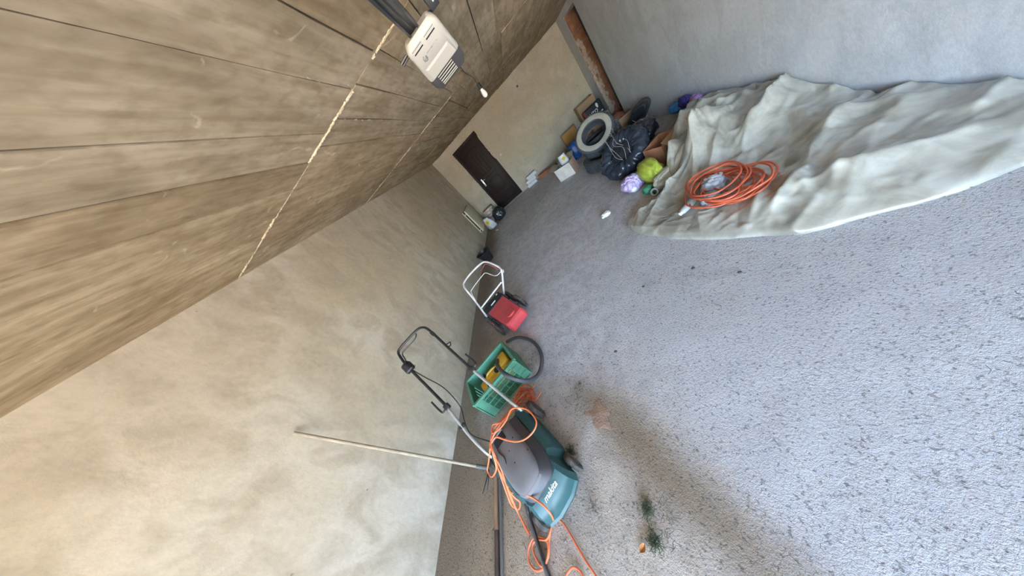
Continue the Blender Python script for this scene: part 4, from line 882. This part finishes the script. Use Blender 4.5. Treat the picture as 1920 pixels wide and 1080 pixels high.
uc = thing('upper_carton', (1.79, 7.53, 0.256), 'plain brown carton with open top in the right back corner, behind the black case', 'box')
for nm, c, s in (('front_side', (0, -0.155, 0.233), (0.46, 0.006, 0.465)), ('back_side', (0, 0.155, 0.233), (0.46, 0.006, 0.465)), ('left_side', (-0.227, 0, 0.233), (0.006, 0.304, 0.465)), ('right_side', (0.227, 0, 0.233), (0.006, 0.304, 0.465)), ('bottom', (0, 0, 0.005), (0.45, 0.30, 0.006))):
    MB().box(c, s, bev=0.002, seg=1).build(nm, M_CARD, uc)
ac = thing('black_tool_case', (1.83, 7.24, 0.256), 'black case printed AUTO in white leaning on the brown carton', 'case', math.radians(4))
cb = MB().box((0, 0, 0.155), (0.46, 0.11, 0.31), bev=0.03, seg=3).build('case_body', mat('black_case_fabric', (0.022, 0.024, 0.034), (0.015, 0.016, 0.022), rough=0.55), ac)
MB().box((-0.215, 0.0, 0.155), (0.06, 0.114, 0.30), bev=0.012).build('red_end', mat('dark_red_fabric', (0.22, 0.03, 0.03), rough=0.6), ac)
text('lettering', 'AUTO', 0.105, M_WHITE, cb, Vector((-0.06, -0.0565, 0.135)), Matrix.Rotation(math.radians(90), 3, 'X'), extrude=0.001, bold=0.002)
MB().ex(0.085, 0.125, -0.059, -0.054, 0.175, 0.275, 0.002).build('white_figure', M_WHITE, cb)
MB().ex(0.075, 0.135, -0.059, -0.054, 0.22, 0.245, 0.002).build('white_figure_arms', M_WHITE, cb)
for k in range(4):
    MB().ex(-0.02 + k * 0.055, 0.02 + k * 0.055, -0.059, -0.054, 0.04, 0.065).build('white_stroke', M_WHITE, cb)

# ------------------------------------------------------------------ tyres
def tyre(name, c, axis, R, w, label, side_mat, spin=0.0, group='old tyres'):
    r = thing(name, c, label, 'tyre', 0, group)
    A = axis_rot(axis); h = w / 2; ri = R * 0.60
    body = MB().lathe([(ri, -h * 0.80), (ri * 1.10, -h * 0.98), (R * 0.86, -h), (R * 0.96, -h * 0.85), (R * 0.985, -h * 0.6), (R * 0.985, h * 0.6), (R * 0.96, h * 0.85), (R * 0.86, h), (ri * 1.10, h * 0.98), (ri, h * 0.80), (ri * 1.03, h * 0.6), (R * 0.88, h * 0.7), (R * 0.93, 0), (R * 0.88, -h * 0.7), (ri * 1.03, -h * 0.6)], 56, (0, 0, 0), A, closed=True)
    bo = body.build('carcass', M_DUSTRUB, r, smooth=45)
    for s in (1, -1):
        MB().lathe([(ri * 1.06, s * h * 0.985), (ri * 1.10, s * (h * 0.98 + 0.004)), (R * 0.86, s * (h + 0.004)), (R * 0.905, s * (h * 0.97 + 0.002)), (R * 0.90, s * h * 0.9)], 56, (0, 0, 0), A, closed=True).build('sidewall', side_mat, r, smooth=50)
    tr_ = MB(); n = 44
    for k in range(n):
        for row, z in ((0, -0.62), (1, -0.21), (2, 0.21), (3, 0.62)):
            a = 2 * math.pi * (k + 0.5 * (row % 2)) / n
            rot = A @ Matrix.Rotation(a, 3, 'Z')
            tr_.box(A @ Vector((R * 0.99 * math.cos(a), R * 0.99 * math.sin(a), z * h)), (0.018, 2 * math.pi * R / n * 0.78, h * 0.34), rot)
    o = tr_.build('tread_blocks', M_DUSTRUB, r, smooth=0); o['kind'] = 'stuff'
    return r
tyre('tyre', (1.02, 4.93, 0.115), (0.06, -0.10, 1), 0.325, 0.205, 'dark tyre lying lowest on the floor under the grey-walled tyre', M_DUSTRUB)
tyre('tyre', (1.18, 5.28, 0.327), (-0.05, 0.08, 1), 0.315, 0.19, 'dark tyre at the back, propping up the grey-walled tyre', M_DUSTRUB)
tyre('tyre', (1.085, 4.86, 0.52), (-0.22, -0.62, 0.74), 0.335, 0.21, 'tyre with a dusty pale grey sidewall tilted on top of the others', M_SIDEW)

# tyre wrapped in black polythene
wt = thing('wrapped_tyre', (1.10, 4.02, 0.24), 'tyre wrapped in shiny black polythene leaning beside the grey-walled tyre', 'tyre')
A = axis_rot((-0.42, -0.38, 0.82)); m = MB(); NU, NV = 110, 30
for i in range(NU):
    u = 2 * math.pi * i / NU
    for j in range(NV):
        v = 2 * math.pi * j / NV
        rr = 0.120 + 0.028 * noise.noise(Vector((u * 7 + 0.6 * math.sin(v), math.cos(v) * 1.2, math.sin(v) * 1.2))) + 0.018 * noise.noise(Vector((math.cos(u) * 5, math.sin(u) * 5, v)))
        q = A @ Vector(((0.25 + rr * math.cos(v)) * math.cos(u), (0.25 + rr * math.cos(v)) * math.sin(u), rr * 0.95 * math.sin(v)))
        q.z = max(q.z, -0.236)
        m.v.append(q)
for i in range(NU):
    for j in range(NV):
        a, b = i * NV + j, i * NV + (j + 1) % NV; c, d = ((i + 1) % NU) * NV + (j + 1) % NV, ((i + 1) % NU) * NV + j
        m.f.append((a, b, c, d))
wob = m.build('polythene_wrap', M_NBAG, wt, smooth=60)
inner = MB().blob((0, 0.0, 0.0), (0.20, 0.20, 0.10), 9, 0.3, 4, 3)
inner.v = [A @ q for q in inner.v]; inner.build('bag_centre', M_BBAG, wt, smooth=60)
strg = MB(); rnd = random.Random(12)
for k in range(5):
    u0 = 0.6 + rnd.uniform(-0.5, 0.5)
    pts = [A @ Vector((0.02 + 0.10 * t + rnd.uniform(-0.04, 0.04), -0.25 + 0.62 * t, 0.13 + rnd.uniform(-0.02, 0.03))) for t in (0, 0.25, 0.5, 0.75, 1)]
    strg.tube(spline([(p.x + 0.05 * k - 0.12, p.y + 0.02 * k, p.z + 0.01) for p in pts], 5), 0.0020, 5)
so_ = strg.build('pale_string', M_STRING, wt)
tag(MB().blob((1.60, 4.52, 0.15), (0.20, 0.26, 0.17), 17, 0.22, 3, 4, floor=0.0).build('black_sack', M_BBAG, base=True, smooth=80), 'slack black sack on the floor between the wrapped tyre and the right wall', 'sack')

# black inner tube and bag leaning on the right wall
it = thing('inner_tube', (1.90, 5.2, 0.0), 'black inner tube folded long and leaning on the right wall', 'inner tube')
A2 = frame_rot((0.46, -0.70, 0.52), (-0.35, 0.35, 0.85))
for k, (sc, dz) in enumerate(((1.0, 0.0), (0.86, -0.03), (0.70, 0.01))):
    pts = [A2 @ Vector((0.29 * sc * math.cos(a), 0.10 * sc * math.sin(a) * (1 + 0.15 * math.sin(2 * a)), dz)) + Vector((0.0, 0.0, 0.20)) for a in (2 * math.pi * q / 36 for q in range(36))]
    MB().tube([(p.x, p.y, max(p.z, 0.03)) for p in pts], 0.030, 10, closed=True).build('loop', M_RUBBER, it)
ibag = MB().blob((0, 0, 0), (0.27, 0.11, 0.045), 4, 0.3, 3, 3); ibag.v = [A2 @ q + Vector((0, 0, 0.20)) for q in ibag.v]
for q in ibag.v: q.z = max(q.z, 0.005)
ibag.build('folded_rubber', M_BBAG, it, smooth=60)
can = thing('white_can', (1.90, 4.93, 0.035), 'white cylindrical can lying by the right wall below the inner tube', 'can')
MB().lathe([(0.0, -0.10), (0.034, -0.10), (0.034, 0.06), (0.028, 0.075), (0.028, 0.10)], 20, (0, 0, 0), axis_rot((-0.35, -0.9, 0.1))).build('can_body', M_AAC, can)
MB().lathe([(0.030, 0.075), (0.031, 0.11), (0.0, 0.112)], 20, (0, 0, 0), axis_rot((-0.35, -0.9, 0.1))).build('cap', M_WHITE, can)
fp = MB().loft([[(1.72, 5.62, 0.0), (1.98, 5.55, 0.02), (1.98, 5.55, 0.026), (1.72, 5.62, 0.006)], [(1.74, 5.68, 0.24), (2.00, 5.64, 0.25), (2.00, 5.645, 0.25), (1.74, 5.685, 0.24)]])
fl_ = thing('cardboard_sheet', (1.86, 5.6, 0), 'tan cardboard sheet propped up beside the doorway in the right wall', 'cardboard')
fp.build('sheet', M_CARD, fl_, local=False, smooth=0)
MB().box((1.86, 5.60, 0.10), (0.22, 0.01, 0.004), Matrix.Rotation(-0.24, 3, 'Z')).build('crease', M_CARDIN, fl_, local=False)
bo_ = thing('water_bottle', (1.62, 5.37, 0.05), 'clear water bottle with a light blue label lying by the tyres', 'bottle')
AB = axis_rot((0.25, -0.86, -0.1))
MB().lathe([(0.0, -0.13), (0.036, -0.13), (0.038, -0.06), (0.036, 0.0), (0.038, 0.06), (0.036, 0.09), (0.014, 0.13), (0.014, 0.15)], 20, (0, 0, 0.04), AB).build('bottle_body', M_PET, bo_)
MB().lathe([(0.0385, -0.05), (0.0392, -0.045), (0.0392, 0.05), (0.0385, 0.055)], 20, (0, 0, 0.04), AB, closed=True).build('label_band', M_LABELB, bo_)
MB().lathe([(0.016, 0.148), (0.016, 0.168), (0.0, 0.17)], 14, (0, 0, 0.04), AB).build('cap', M_BLUE, bo_)
tag(MB().blob((1.74, 6.05, 0.10), (0.16, 0.14, 0.11), 41, 0.4, 3.5, 4, floor=0.0).build('clear_bag', M_CLEAR, base=True, smooth=80), 'crumpled clear plastic bag at the foot of the doorway', 'bag')
tag(MB().blob((1.93, 6.25, 0.11), (0.14, 0.18, 0.12), 43, 0.35, 3, 3, floor=0.0).build('rubble_heap', M_TERRA, base=True), 'small heap of red rubble in the doorway of the right wall', 'rubble')

# ------------------------------------------------------------------ tarpaulin heap
FR = [(0.425, 2.66), (0.43, 2.48), (0.49, 2.29), (0.60, 2.05), (0.71, 1.85), (0.82, 1.69), (1.05, 1.42), (1.40, 1.22), (1.80, 1.12), (2.10, 1.10)]
BK = [(0.47, 2.73), (0.62, 2.75), (0.80, 2.72), (0.98, 2.78), (1.12, 2.98), (1.22, 3.20), (1.38, 3.50), (1.56, 3.85), (1.82, 4.22), (2.10, 4.35)]
def pl_at(P, s):
    f = s * (len(P) - 1); i = min(int(f), len(P) - 2); t = f - i
    return P[i][0] + (P[i + 1][0] - P[i][0]) * t, P[i][1] + (P[i + 1][1] - P[i][1]) * t
def sm(a, b, x):
    t = min(max((x - a) / (b - a), 0), 1); return t * t * (3 - 2 * t)
def heap(x, y):
    back = sm(2.35, 2.95, y + 0.25 * (x - 1.2)) * sm(0.85, 1.35, x)
    hgt = 0.04 + 0.05 * sm(0.7, 1.2, x) + 0.13 * back + 0.05 * sm(1.5, 2.0, x) * sm(1.5, 2.4, y)
    return hgt * (1 - 0.55 * sm(3.5, 4.4, y))
def make_creases():
    """sharp straight creases of a stiff sheet: position, direction, half length, height, softness"""
    r = random.Random(404); out = []
    for k in range(80):
        a = 0.45 + r.gauss(0, 0.40); out.append((r.uniform(0.4, 2.1), r.uniform(1.1, 4.3), math.cos(a), math.sin(a), r.uniform(0.18, 0.6), r.choice([1, 1, 1, -0.7]) * r.uniform(0.05, 0.13), r.uniform(0.035, 0.075)))
    for k in range(700):
        a = r.uniform(0, math.pi); out.append((r.uniform(0.4, 2.1), r.uniform(1.1, 4.3), math.cos(a), math.sin(a), r.uniform(0.05, 0.17), r.choice([1, 1, -1]) * r.uniform(0.012, 0.034), r.uniform(0.012, 0.030)))
    return np.array(out)
CREASE = make_creases()
def folds(x, y):
    wx = x + 0.03 * noise.noise(Vector((x * 3, y * 3, 9))); wy = y + 0.03 * noise.noise(Vector((x * 3, y * 3, 4)))
    dx = wx - CREASE[:, 0]; dy = wy - CREASE[:, 1]
    al = np.abs(dx * CREASE[:, 2] + dy * CREASE[:, 3]) / CREASE[:, 4]; ac = np.abs(dy * CREASE[:, 2] - dx * CREASE[:, 3]) / CREASE[:, 6]
    f = CREASE[:, 5] * np.exp(-ac) * np.clip(1.0 - al, 0, 1)
    return float(f.sum()) + 0.02 * noise.noise(Vector((x * 2.5, y * 2.5, 1.0)))
def tarp_z(x, y, s, t):
    e = min(s * 14, t * 7, (1 - t) * 5.0, 1.0); e = e ** 0.6
    big = 0.75 + 0.45 * sm(2.4, 3.0, y)
    return max(0.006, 0.010 + e * (heap(x, y) + folds(x, y) * big * (0.35 + 0.5 * sm(0.45, 1.2, x) + 0.15 * sm(2.4, 3.0, y))))
NSX, NTY = 300, 240
tp = MB()
for i in range(NSX + 1):
    s = i / NSX; fx, fy = pl_at(FR, s); bx2, by2 = pl_at(BK, s)
    for j in range(NTY + 1):
        t = j / NTY; x = fx + (bx2 - fx) * t; y = fy + (by2 - fy) * t
        w = 0.02 * noise.noise(Vector((x * 4, y * 4, 7)))
        x2 = min(x + w * (1 if 0 < t < 1 else 0.6), 2.115); y2 = y + w
        tp.v.append(Vector((x2, y2, tarp_z(x, y, s, t))))
for it_ in range(1):
    zs = [v.z for v in tp.v]
    for i in range(1, NSX):
        for j in range(1, NTY):
            a = i * (NTY + 1) + j
            tp.v[a].z = 0.4 * zs[a] + 0.15 * (zs[a - 1] + zs[a + 1] + zs[a - NTY - 1] + zs[a + NTY + 1])
for i in range(NSX):
    for j in range(NTY):
        a = i * (NTY + 1) + j; tp.f.append((a, a + NTY + 1, a + NTY + 2, a + 1))
# turned-down hem so the sheet has thickness
rim = [i * (NTY + 1) for i in range(NSX + 1)] + [NSX * (NTY + 1) + j for j in range(1, NTY + 1)] + [i * (NTY + 1) + NTY for i in range(NSX - 1, -1, -1)] + [j for j in range(NTY - 1, 0, -1)]
o0 = len(tp.v); tp.v += [Vector((tp.v[q].x, tp.v[q].y, -0.004)) for q in rim]
for k in range(len(rim)):
    l = (k + 1) % len(rim); tp.f.append((rim[k], rim[l], o0 + l, o0 + k))
tag(tp.build('plastic_tarpaulin', M_TARP, base=True, smooth=80), 'large crumpled sheet of grey translucent polythene heaped along the right wall', 'tarpaulin')
def surf(x, y):
    """height of the heap near x, y"""
    best = min(((v.x - x) ** 2 + (v.y - y) ** 2, v.z) for v in tp.v[0:o0:3]); return best[1]

# orange cable coil on the heap
cc = MB(); rnd = random.Random(77); base_z = surf(1.12, 2.13)
for k in range(13):
    rx, ry = rnd.uniform(0.13, 0.22), rnd.uniform(0.17, 0.27); cx0, cy0 = 1.11 + rnd.uniform(-0.07, 0.08), 2.08 + rnd.uniform(-0.08, 0.08); ph = rnd.random() * 6
    pts = []
    for q in range(12):
        a = 2 * math.pi * q / 12; x = cx0 + rx * math.cos(a) * (1 + 0.12 * math.sin(2 * a + ph)); y = cy0 + ry * math.sin(a) * (1 + 0.10 * math.cos(3 * a + ph))
        pts.append((x, y, surf(x, y) * 0.35 + base_z * 0.65 + 0.03 + 0.007 * k + 0.012 * math.sin(2 * a + ph)))
    cc.tube(spline(pts, 5, True), 0.0075, 7, closed=True)
tag(cc.build('cable_coil', M_ORANGE2, base=True), 'big loose coil of red-orange cable lying on the polythene sheet', 'cable')
for i, (x, y, r, lab) in enumerate(((1.10, 2.20, 0.085, 'crushed clear plastic bag inside the orange coil, nearer the wall'), (0.98, 2.06, 0.07, 'crushed clear plastic bag inside the orange coil, nearer the floor'))):
    tag(MB().blob((x, y, surf(x, y) + r * 0.7), (r, r * 0.9, r * 0.8), 60 + i, 0.4, 3.5, 4).build('plastic_wrapping', M_CLEAR, base=True, smooth=80), lab, 'bag', 'wrappings in the coil')
wbz = surf(0.86, 2.19)
wj = thing('white_jug', (0.865, 2.20, wbz), 'smooth white plastic bottle lying on the sheet beside the orange coil', 'bottle', math.radians(25))
MB().loft([[(x, 0.034 * s * math.cos(a), 0.034 + 0.030 * s * math.sin(a)) for a in (2 * math.pi * k / 18 for k in range(18))] for x, s in ((-0.085, 0.55), (-0.075, 0.8), (-0.02, 1.0), (0.06, 1.0), (0.085, 0.9), (0.09, 0.5))]).build('bottle_body', M_WHITEP, wj, smooth=50)
MB().lathe([(0.016, 0), (0.016, 0.02), (0, 0.021)], 14, (-0.085, 0, 0.034), axis_rot((-1, 0, 0))).build('cap', M_WHITE, wj)

# bags and cardboard at the edge of the heap
lb = thing('lilac_bag', (0.85, 3.36, 0), 'small crumpled lilac plastic bag on the floor beside the black wrapped tyre', 'bag')
MB().blob((0, 0, 0.085), (0.12, 0.13, 0.10), 51, 0.30, 3.2, 5, floor=0.0, st=(1, 1, 0.3)).build('bag_body', M_LILAC, lb, smooth=70)
MB().blob((-0.03, -0.10, 0.045), (0.05, 0.035, 0.045), 52, 0.2, 3, 3, floor=0.0).build('white_corner', M_WHITE, lb, smooth=70)
gb = thing('green_bag', (1.06, 3.22, 0), 'yellow-green plastic bag of rubbish at the edge of the polythene heap', 'bag')
MB().blob((0, 0.02, 0.13), (0.12, 0.22, 0.14), 55, 0.20, 1.6, 5, floor=0.0, st=(1.2, 0.3, 1)).build('bag_body', M_GREENB, gb, smooth=70)
tag(MB().blob((0.89, 3.02, 0.04), (0.065, 0.05, 0.05), 57, 0.35, 3, 3, floor=0.0).build('emerald_wrapper', M_GREENP, base=True, smooth=80), 'emerald green plastic wrapper on the floor in front of the yellow-green bag', 'wrapper')
tag(MB().blob((1.11, 2.95, 0.06), (0.17, 0.13, 0.10), 58, 0.26, 2.4, 5, floor=0.0, st=(0.3, 1.1, 1)).build('cream_sack', M_CREAM, base=True, smooth=80), 'cream sackcloth bundle between the yellow-green bag and the sheet', 'sack')
ct = thing('clear_tape_roll', (0.90, 2.88, 0.0), 'clear plastic roll standing next to the emerald wrapper', 'roll')
MB().lathe([(0.028, -0.025), (0.045, -0.025), (0.045, 0.025), (0.028, 0.025)], 24, (0, 0, 0.045), axis_rot((-0.6, -0.6, 0.3)), closed=True).build('roll_body', M_CLEAR, ct)
MB().lathe([(0.024, -0.024), (0.028, -0.024), (0.028, 0.024), (0.024, 0.024)], 24, (0, 0, 0.045), axis_rot((-0.6, -0.6, 0.3)), closed=True).build('core', M_GREENP, ct)
cx_ = thing('orange_carton', (1.40, 3.56, 0), 'orange-brown cardboard box half under the polythene sheet', 'box', math.radians(28))
for nm, c, s in (('front_side', (0, -0.13, 0.12), (0.34, 0.006, 0.24)), ('back_side', (0, 0.13, 0.12), (0.34, 0.006, 0.24)), ('left_side', (-0.167, 0, 0.12), (0.006, 0.254, 0.24)), ('right_side', (0.167, 0, 0.12), (0.006, 0.254, 0.24)), ('bottom', (0, 0, 0.004), (0.33, 0.25, 0.006))):
    MB().box(c, s, bev=0.002, seg=1).build(nm, M_CARDO, cx_)
MB().box((0, -0.19, 0.245), (0.34, 0.12, 0.005), Matrix.Rotation(0.6, 3, 'X')).build('flap', M_CARD, cx_)
for i, (a, b, lab) in enumerate((((1.52, 4.22, 0.20), (1.76, 4.50, 0.31), 'dry forked twig on top of the black sack by the right wall'), ((1.50, 4.34, 0.25), (1.64, 4.55, 0.33), 'short dry twig lying across the black sack'))):
    r = thing('twig', a, lab, 'twig', 0, 'twigs by the sheet')
    mid = tuple((p + q) / 2 + 0.02 for p, q in zip(a, b))
    MB().tube(spline([a, mid, b], 5), lambda t: 0.006 - 0.004 * t, 6).build('stem', M_TWIG, r, local=False)
    MB().tube(spline([mid, (mid[0] - 0.03, mid[1] + 0.08, mid[2] + 0.07)], 3), 0.004, 5).build('side_shoot', M_TWIG, r, local=False)
for nm, x, y, z, rad, m_, lab in (('blue_cloth', 2.03, 4.30, 0.17, (0.07, 0.13, 0.06), M_CYAN, 'bright blue cloth at the right wall above the sheet'),
                                  ('indigo_cloth', 2.04, 4.05, 0.24, (0.06, 0.13, 0.07), M_INDIGO, 'dark indigo cloth at the right wall, between blue and mauve'),
                                  ('mauve_cloth', 2.05, 3.86, 0.25, (0.05, 0.10, 0.06), M_MAUVE, 'mauve cloth at the right wall next to the indigo one')):
    tag(MB().blob((x, y, z), rad, int(x * 100 + y * 10) % 37, 0.3, 3, 4).build(nm, m_, base=True, smooth=80), lab, 'cloth')

# ------------------------------------------------------------------ crumbs and litter on the floor
tag(MB().blob((0.364, 3.20, 0.022), (0.055, 0.045, 0.025), 5, 0.6, 4, 4, floor=0.0).build('crumpled_paper', M_WHITE, base=True, smooth=80), 'crumpled white paper alone on the floor in front of the sheet', 'paper')
def tuft(c, n, spread, ln, seed, m, name, label):
    g = MB(); r = random.Random(seed)
    for k in range(n):
        a = r.random() * 6.28; x, y = c[0] + r.gauss(0, spread[0]), c[1] + r.gauss(0, spread[1]); L = ln * r.uniform(0.5, 1.2)
        p0 = Vector((x, y, r.uniform(0.002, 0.010))); p2 = p0 + Vector((math.cos(a) * L, math.sin(a) * L, r.uniform(-0.002, 0.012))); p2.z = max(p2.z, 0.002)
        p1 = (p0 + p2) / 2 + Vector((r.uniform(-0.012, 0.012), r.uniform(-0.012, 0.012), 0.006))
        g.tube([p0, p1, p2], 0.0009, 4)
    o = g.build(name, m, base=True, smooth=0); tag(o, label, 'grass' if m is M_GRASS else 'litter', kind='stuff')
tuft((-0.535, 0.335), 170, (0.012, 0.018), 0.022, 1, M_GRASS, 'grass_clump', 'flattened clump of wilted grass on the floor, upper of two')
tuft((-0.560, 0.215), 170, (0.015, 0.016), 0.024, 2, M_GRASS, 'grass_clump', 'loose clump of green grass near the orange leaf')
tuft((-0.55, 0.27), 16, (0.006, 0.025), 0.022, 12, M_GRASS, 'grass_strand', 'thin strand of grass joining the two clumps')
tuft((-0.905, 0.69), 140, (0.016, 0.022), 0.022, 3, M_GRASS, 'grass_clump', 'green clippings beside the front wheel of the teal mower')
tuft((-0.835, 0.37), 26, (0.02, 0.03), 0.04, 4, M_STRAW, 'straw_litter', 'dark stalks on the floor ahead of the teal mower')
tuft((-0.47, 0.30), 40, (0.03, 0.06), 0.04, 5, M_STRAW, 'straw_litter', 'brown stalks to the right of the grass clumps')
tuft((0.20, 1.68), 26, (0.08, 0.03), 0.03, 6, M_STRAW, 'straw_litter', 'dark crumbs on the pale floor in front of the sheet')
tuft((0.45, 1.57), 26, (0.06, 0.05), 0.035, 16, M_STRAW, 'straw_litter', 'dark crumbs on the pale floor near the sheet corner')
tuft((-1.12, 1.55), 18, (0.05, 0.10), 0.04, 8, M_STRAW, 'straw_litter', 'thin dark stalks inside the curve of the grey hose')
tuft((-0.75, 1.0), 30, (0.05, 0.06), 0.04, 18, M_STRAW, 'straw_litter', 'dark stalks between the mower and the rust brown patch')
sc = MB(); r = random.Random(21)
for k in range(170):
    x, y = r.uniform(-1.9, 1.2), r.uniform(0.1, 2.4); a = r.random() * 6.28; L = r.uniform(0.01, 0.045)
    sc.tube([(x, y, 0.005), (x + L * 0.5 * math.cos(a), y + L * 0.5 * math.sin(a), 0.008), (x + L * math.cos(a + 0.4), y + L * math.sin(a + 0.4), 0.005)], 0.0008, 4)
tag(sc.build('scattered_stalks', M_STRAW, base=True, smooth=0), 'thin dry stalks scattered over the whole floor', 'litter', kind='stuff')
gs = MB(); r = random.Random(22)
for k in range(1500):
    x, y = r.uniform(-2.15, 1.9), r.uniform(0.0, 3.2) ** 1.0; s = r.uniform(0.0015, 0.0042) * (1.6 if r.random() < 0.05 else 1)
    gs.box((x, y, s * 0.5), (s * 2, s * 1.5, s), rz(r.random() * 3), bev=s * 0.3, seg=1)
tag(gs.build('floor_grit', M_STONE, base=True, smooth=0), 'loose grit and small stones strewn over the concrete floor', 'grit', kind='stuff')
lf = thing('dry_leaf', (-0.625, 0.205, 0.006), 'small orange dry leaf on the floor beside the grass', 'leaf', 0.6)
MB().loft([[(x, -w, 0.004 + 0.3 * abs(x)), (x, 0, 0.001), (x, w, 0.004 + 0.3 * abs(x)), (x, 0, -0.001)] for x, w in ((-0.022, 0.002), (-0.012, 0.011), (0.0, 0.014), (0.012, 0.009), (0.022, 0.001))]).build('blade', M_LEAF, lf)
MB().rod((-0.022, 0, 0.006), (-0.036, 0.004, 0.003), 0.0012, 5).build('stalk', M_TWIG, lf)
for i, (x, y, s) in enumerate(((-0.331, 1.237, 0.010), (0.135, 1.70, 0.009), (-0.70, 1.12, 0.009), (0.50, 1.60, 0.010), (0.66, 1.36, 0.009))):
    lab = ['dark pebble alone in the middle of the floor', 'dark pebble on the pale floor near the crumbs', 'dark pebble near the rust brown patch', 'dark lump on the pale floor nearest the sheet', 'dark lump at the right of the pale floor'][i]
    tag(MB().blob((x, y, s * 0.6), (s * 1.2, s, s * 0.7), i, 0.3, 2.5, 3, floor=0.0).build('pebble', M_STRAW, base=True), lab, 'pebble', 'dark pebbles on the floor')
tag(MB().box((-1.78, 6.35, 0.012), (0.05, 0.16, 0.016), rz(0.5), bev=0.003).build('wood_offcut', M_CARDW, base=True), 'pale wooden offcut on the floor near the white sack', 'offcut')
bpy.context.view_layer.update()
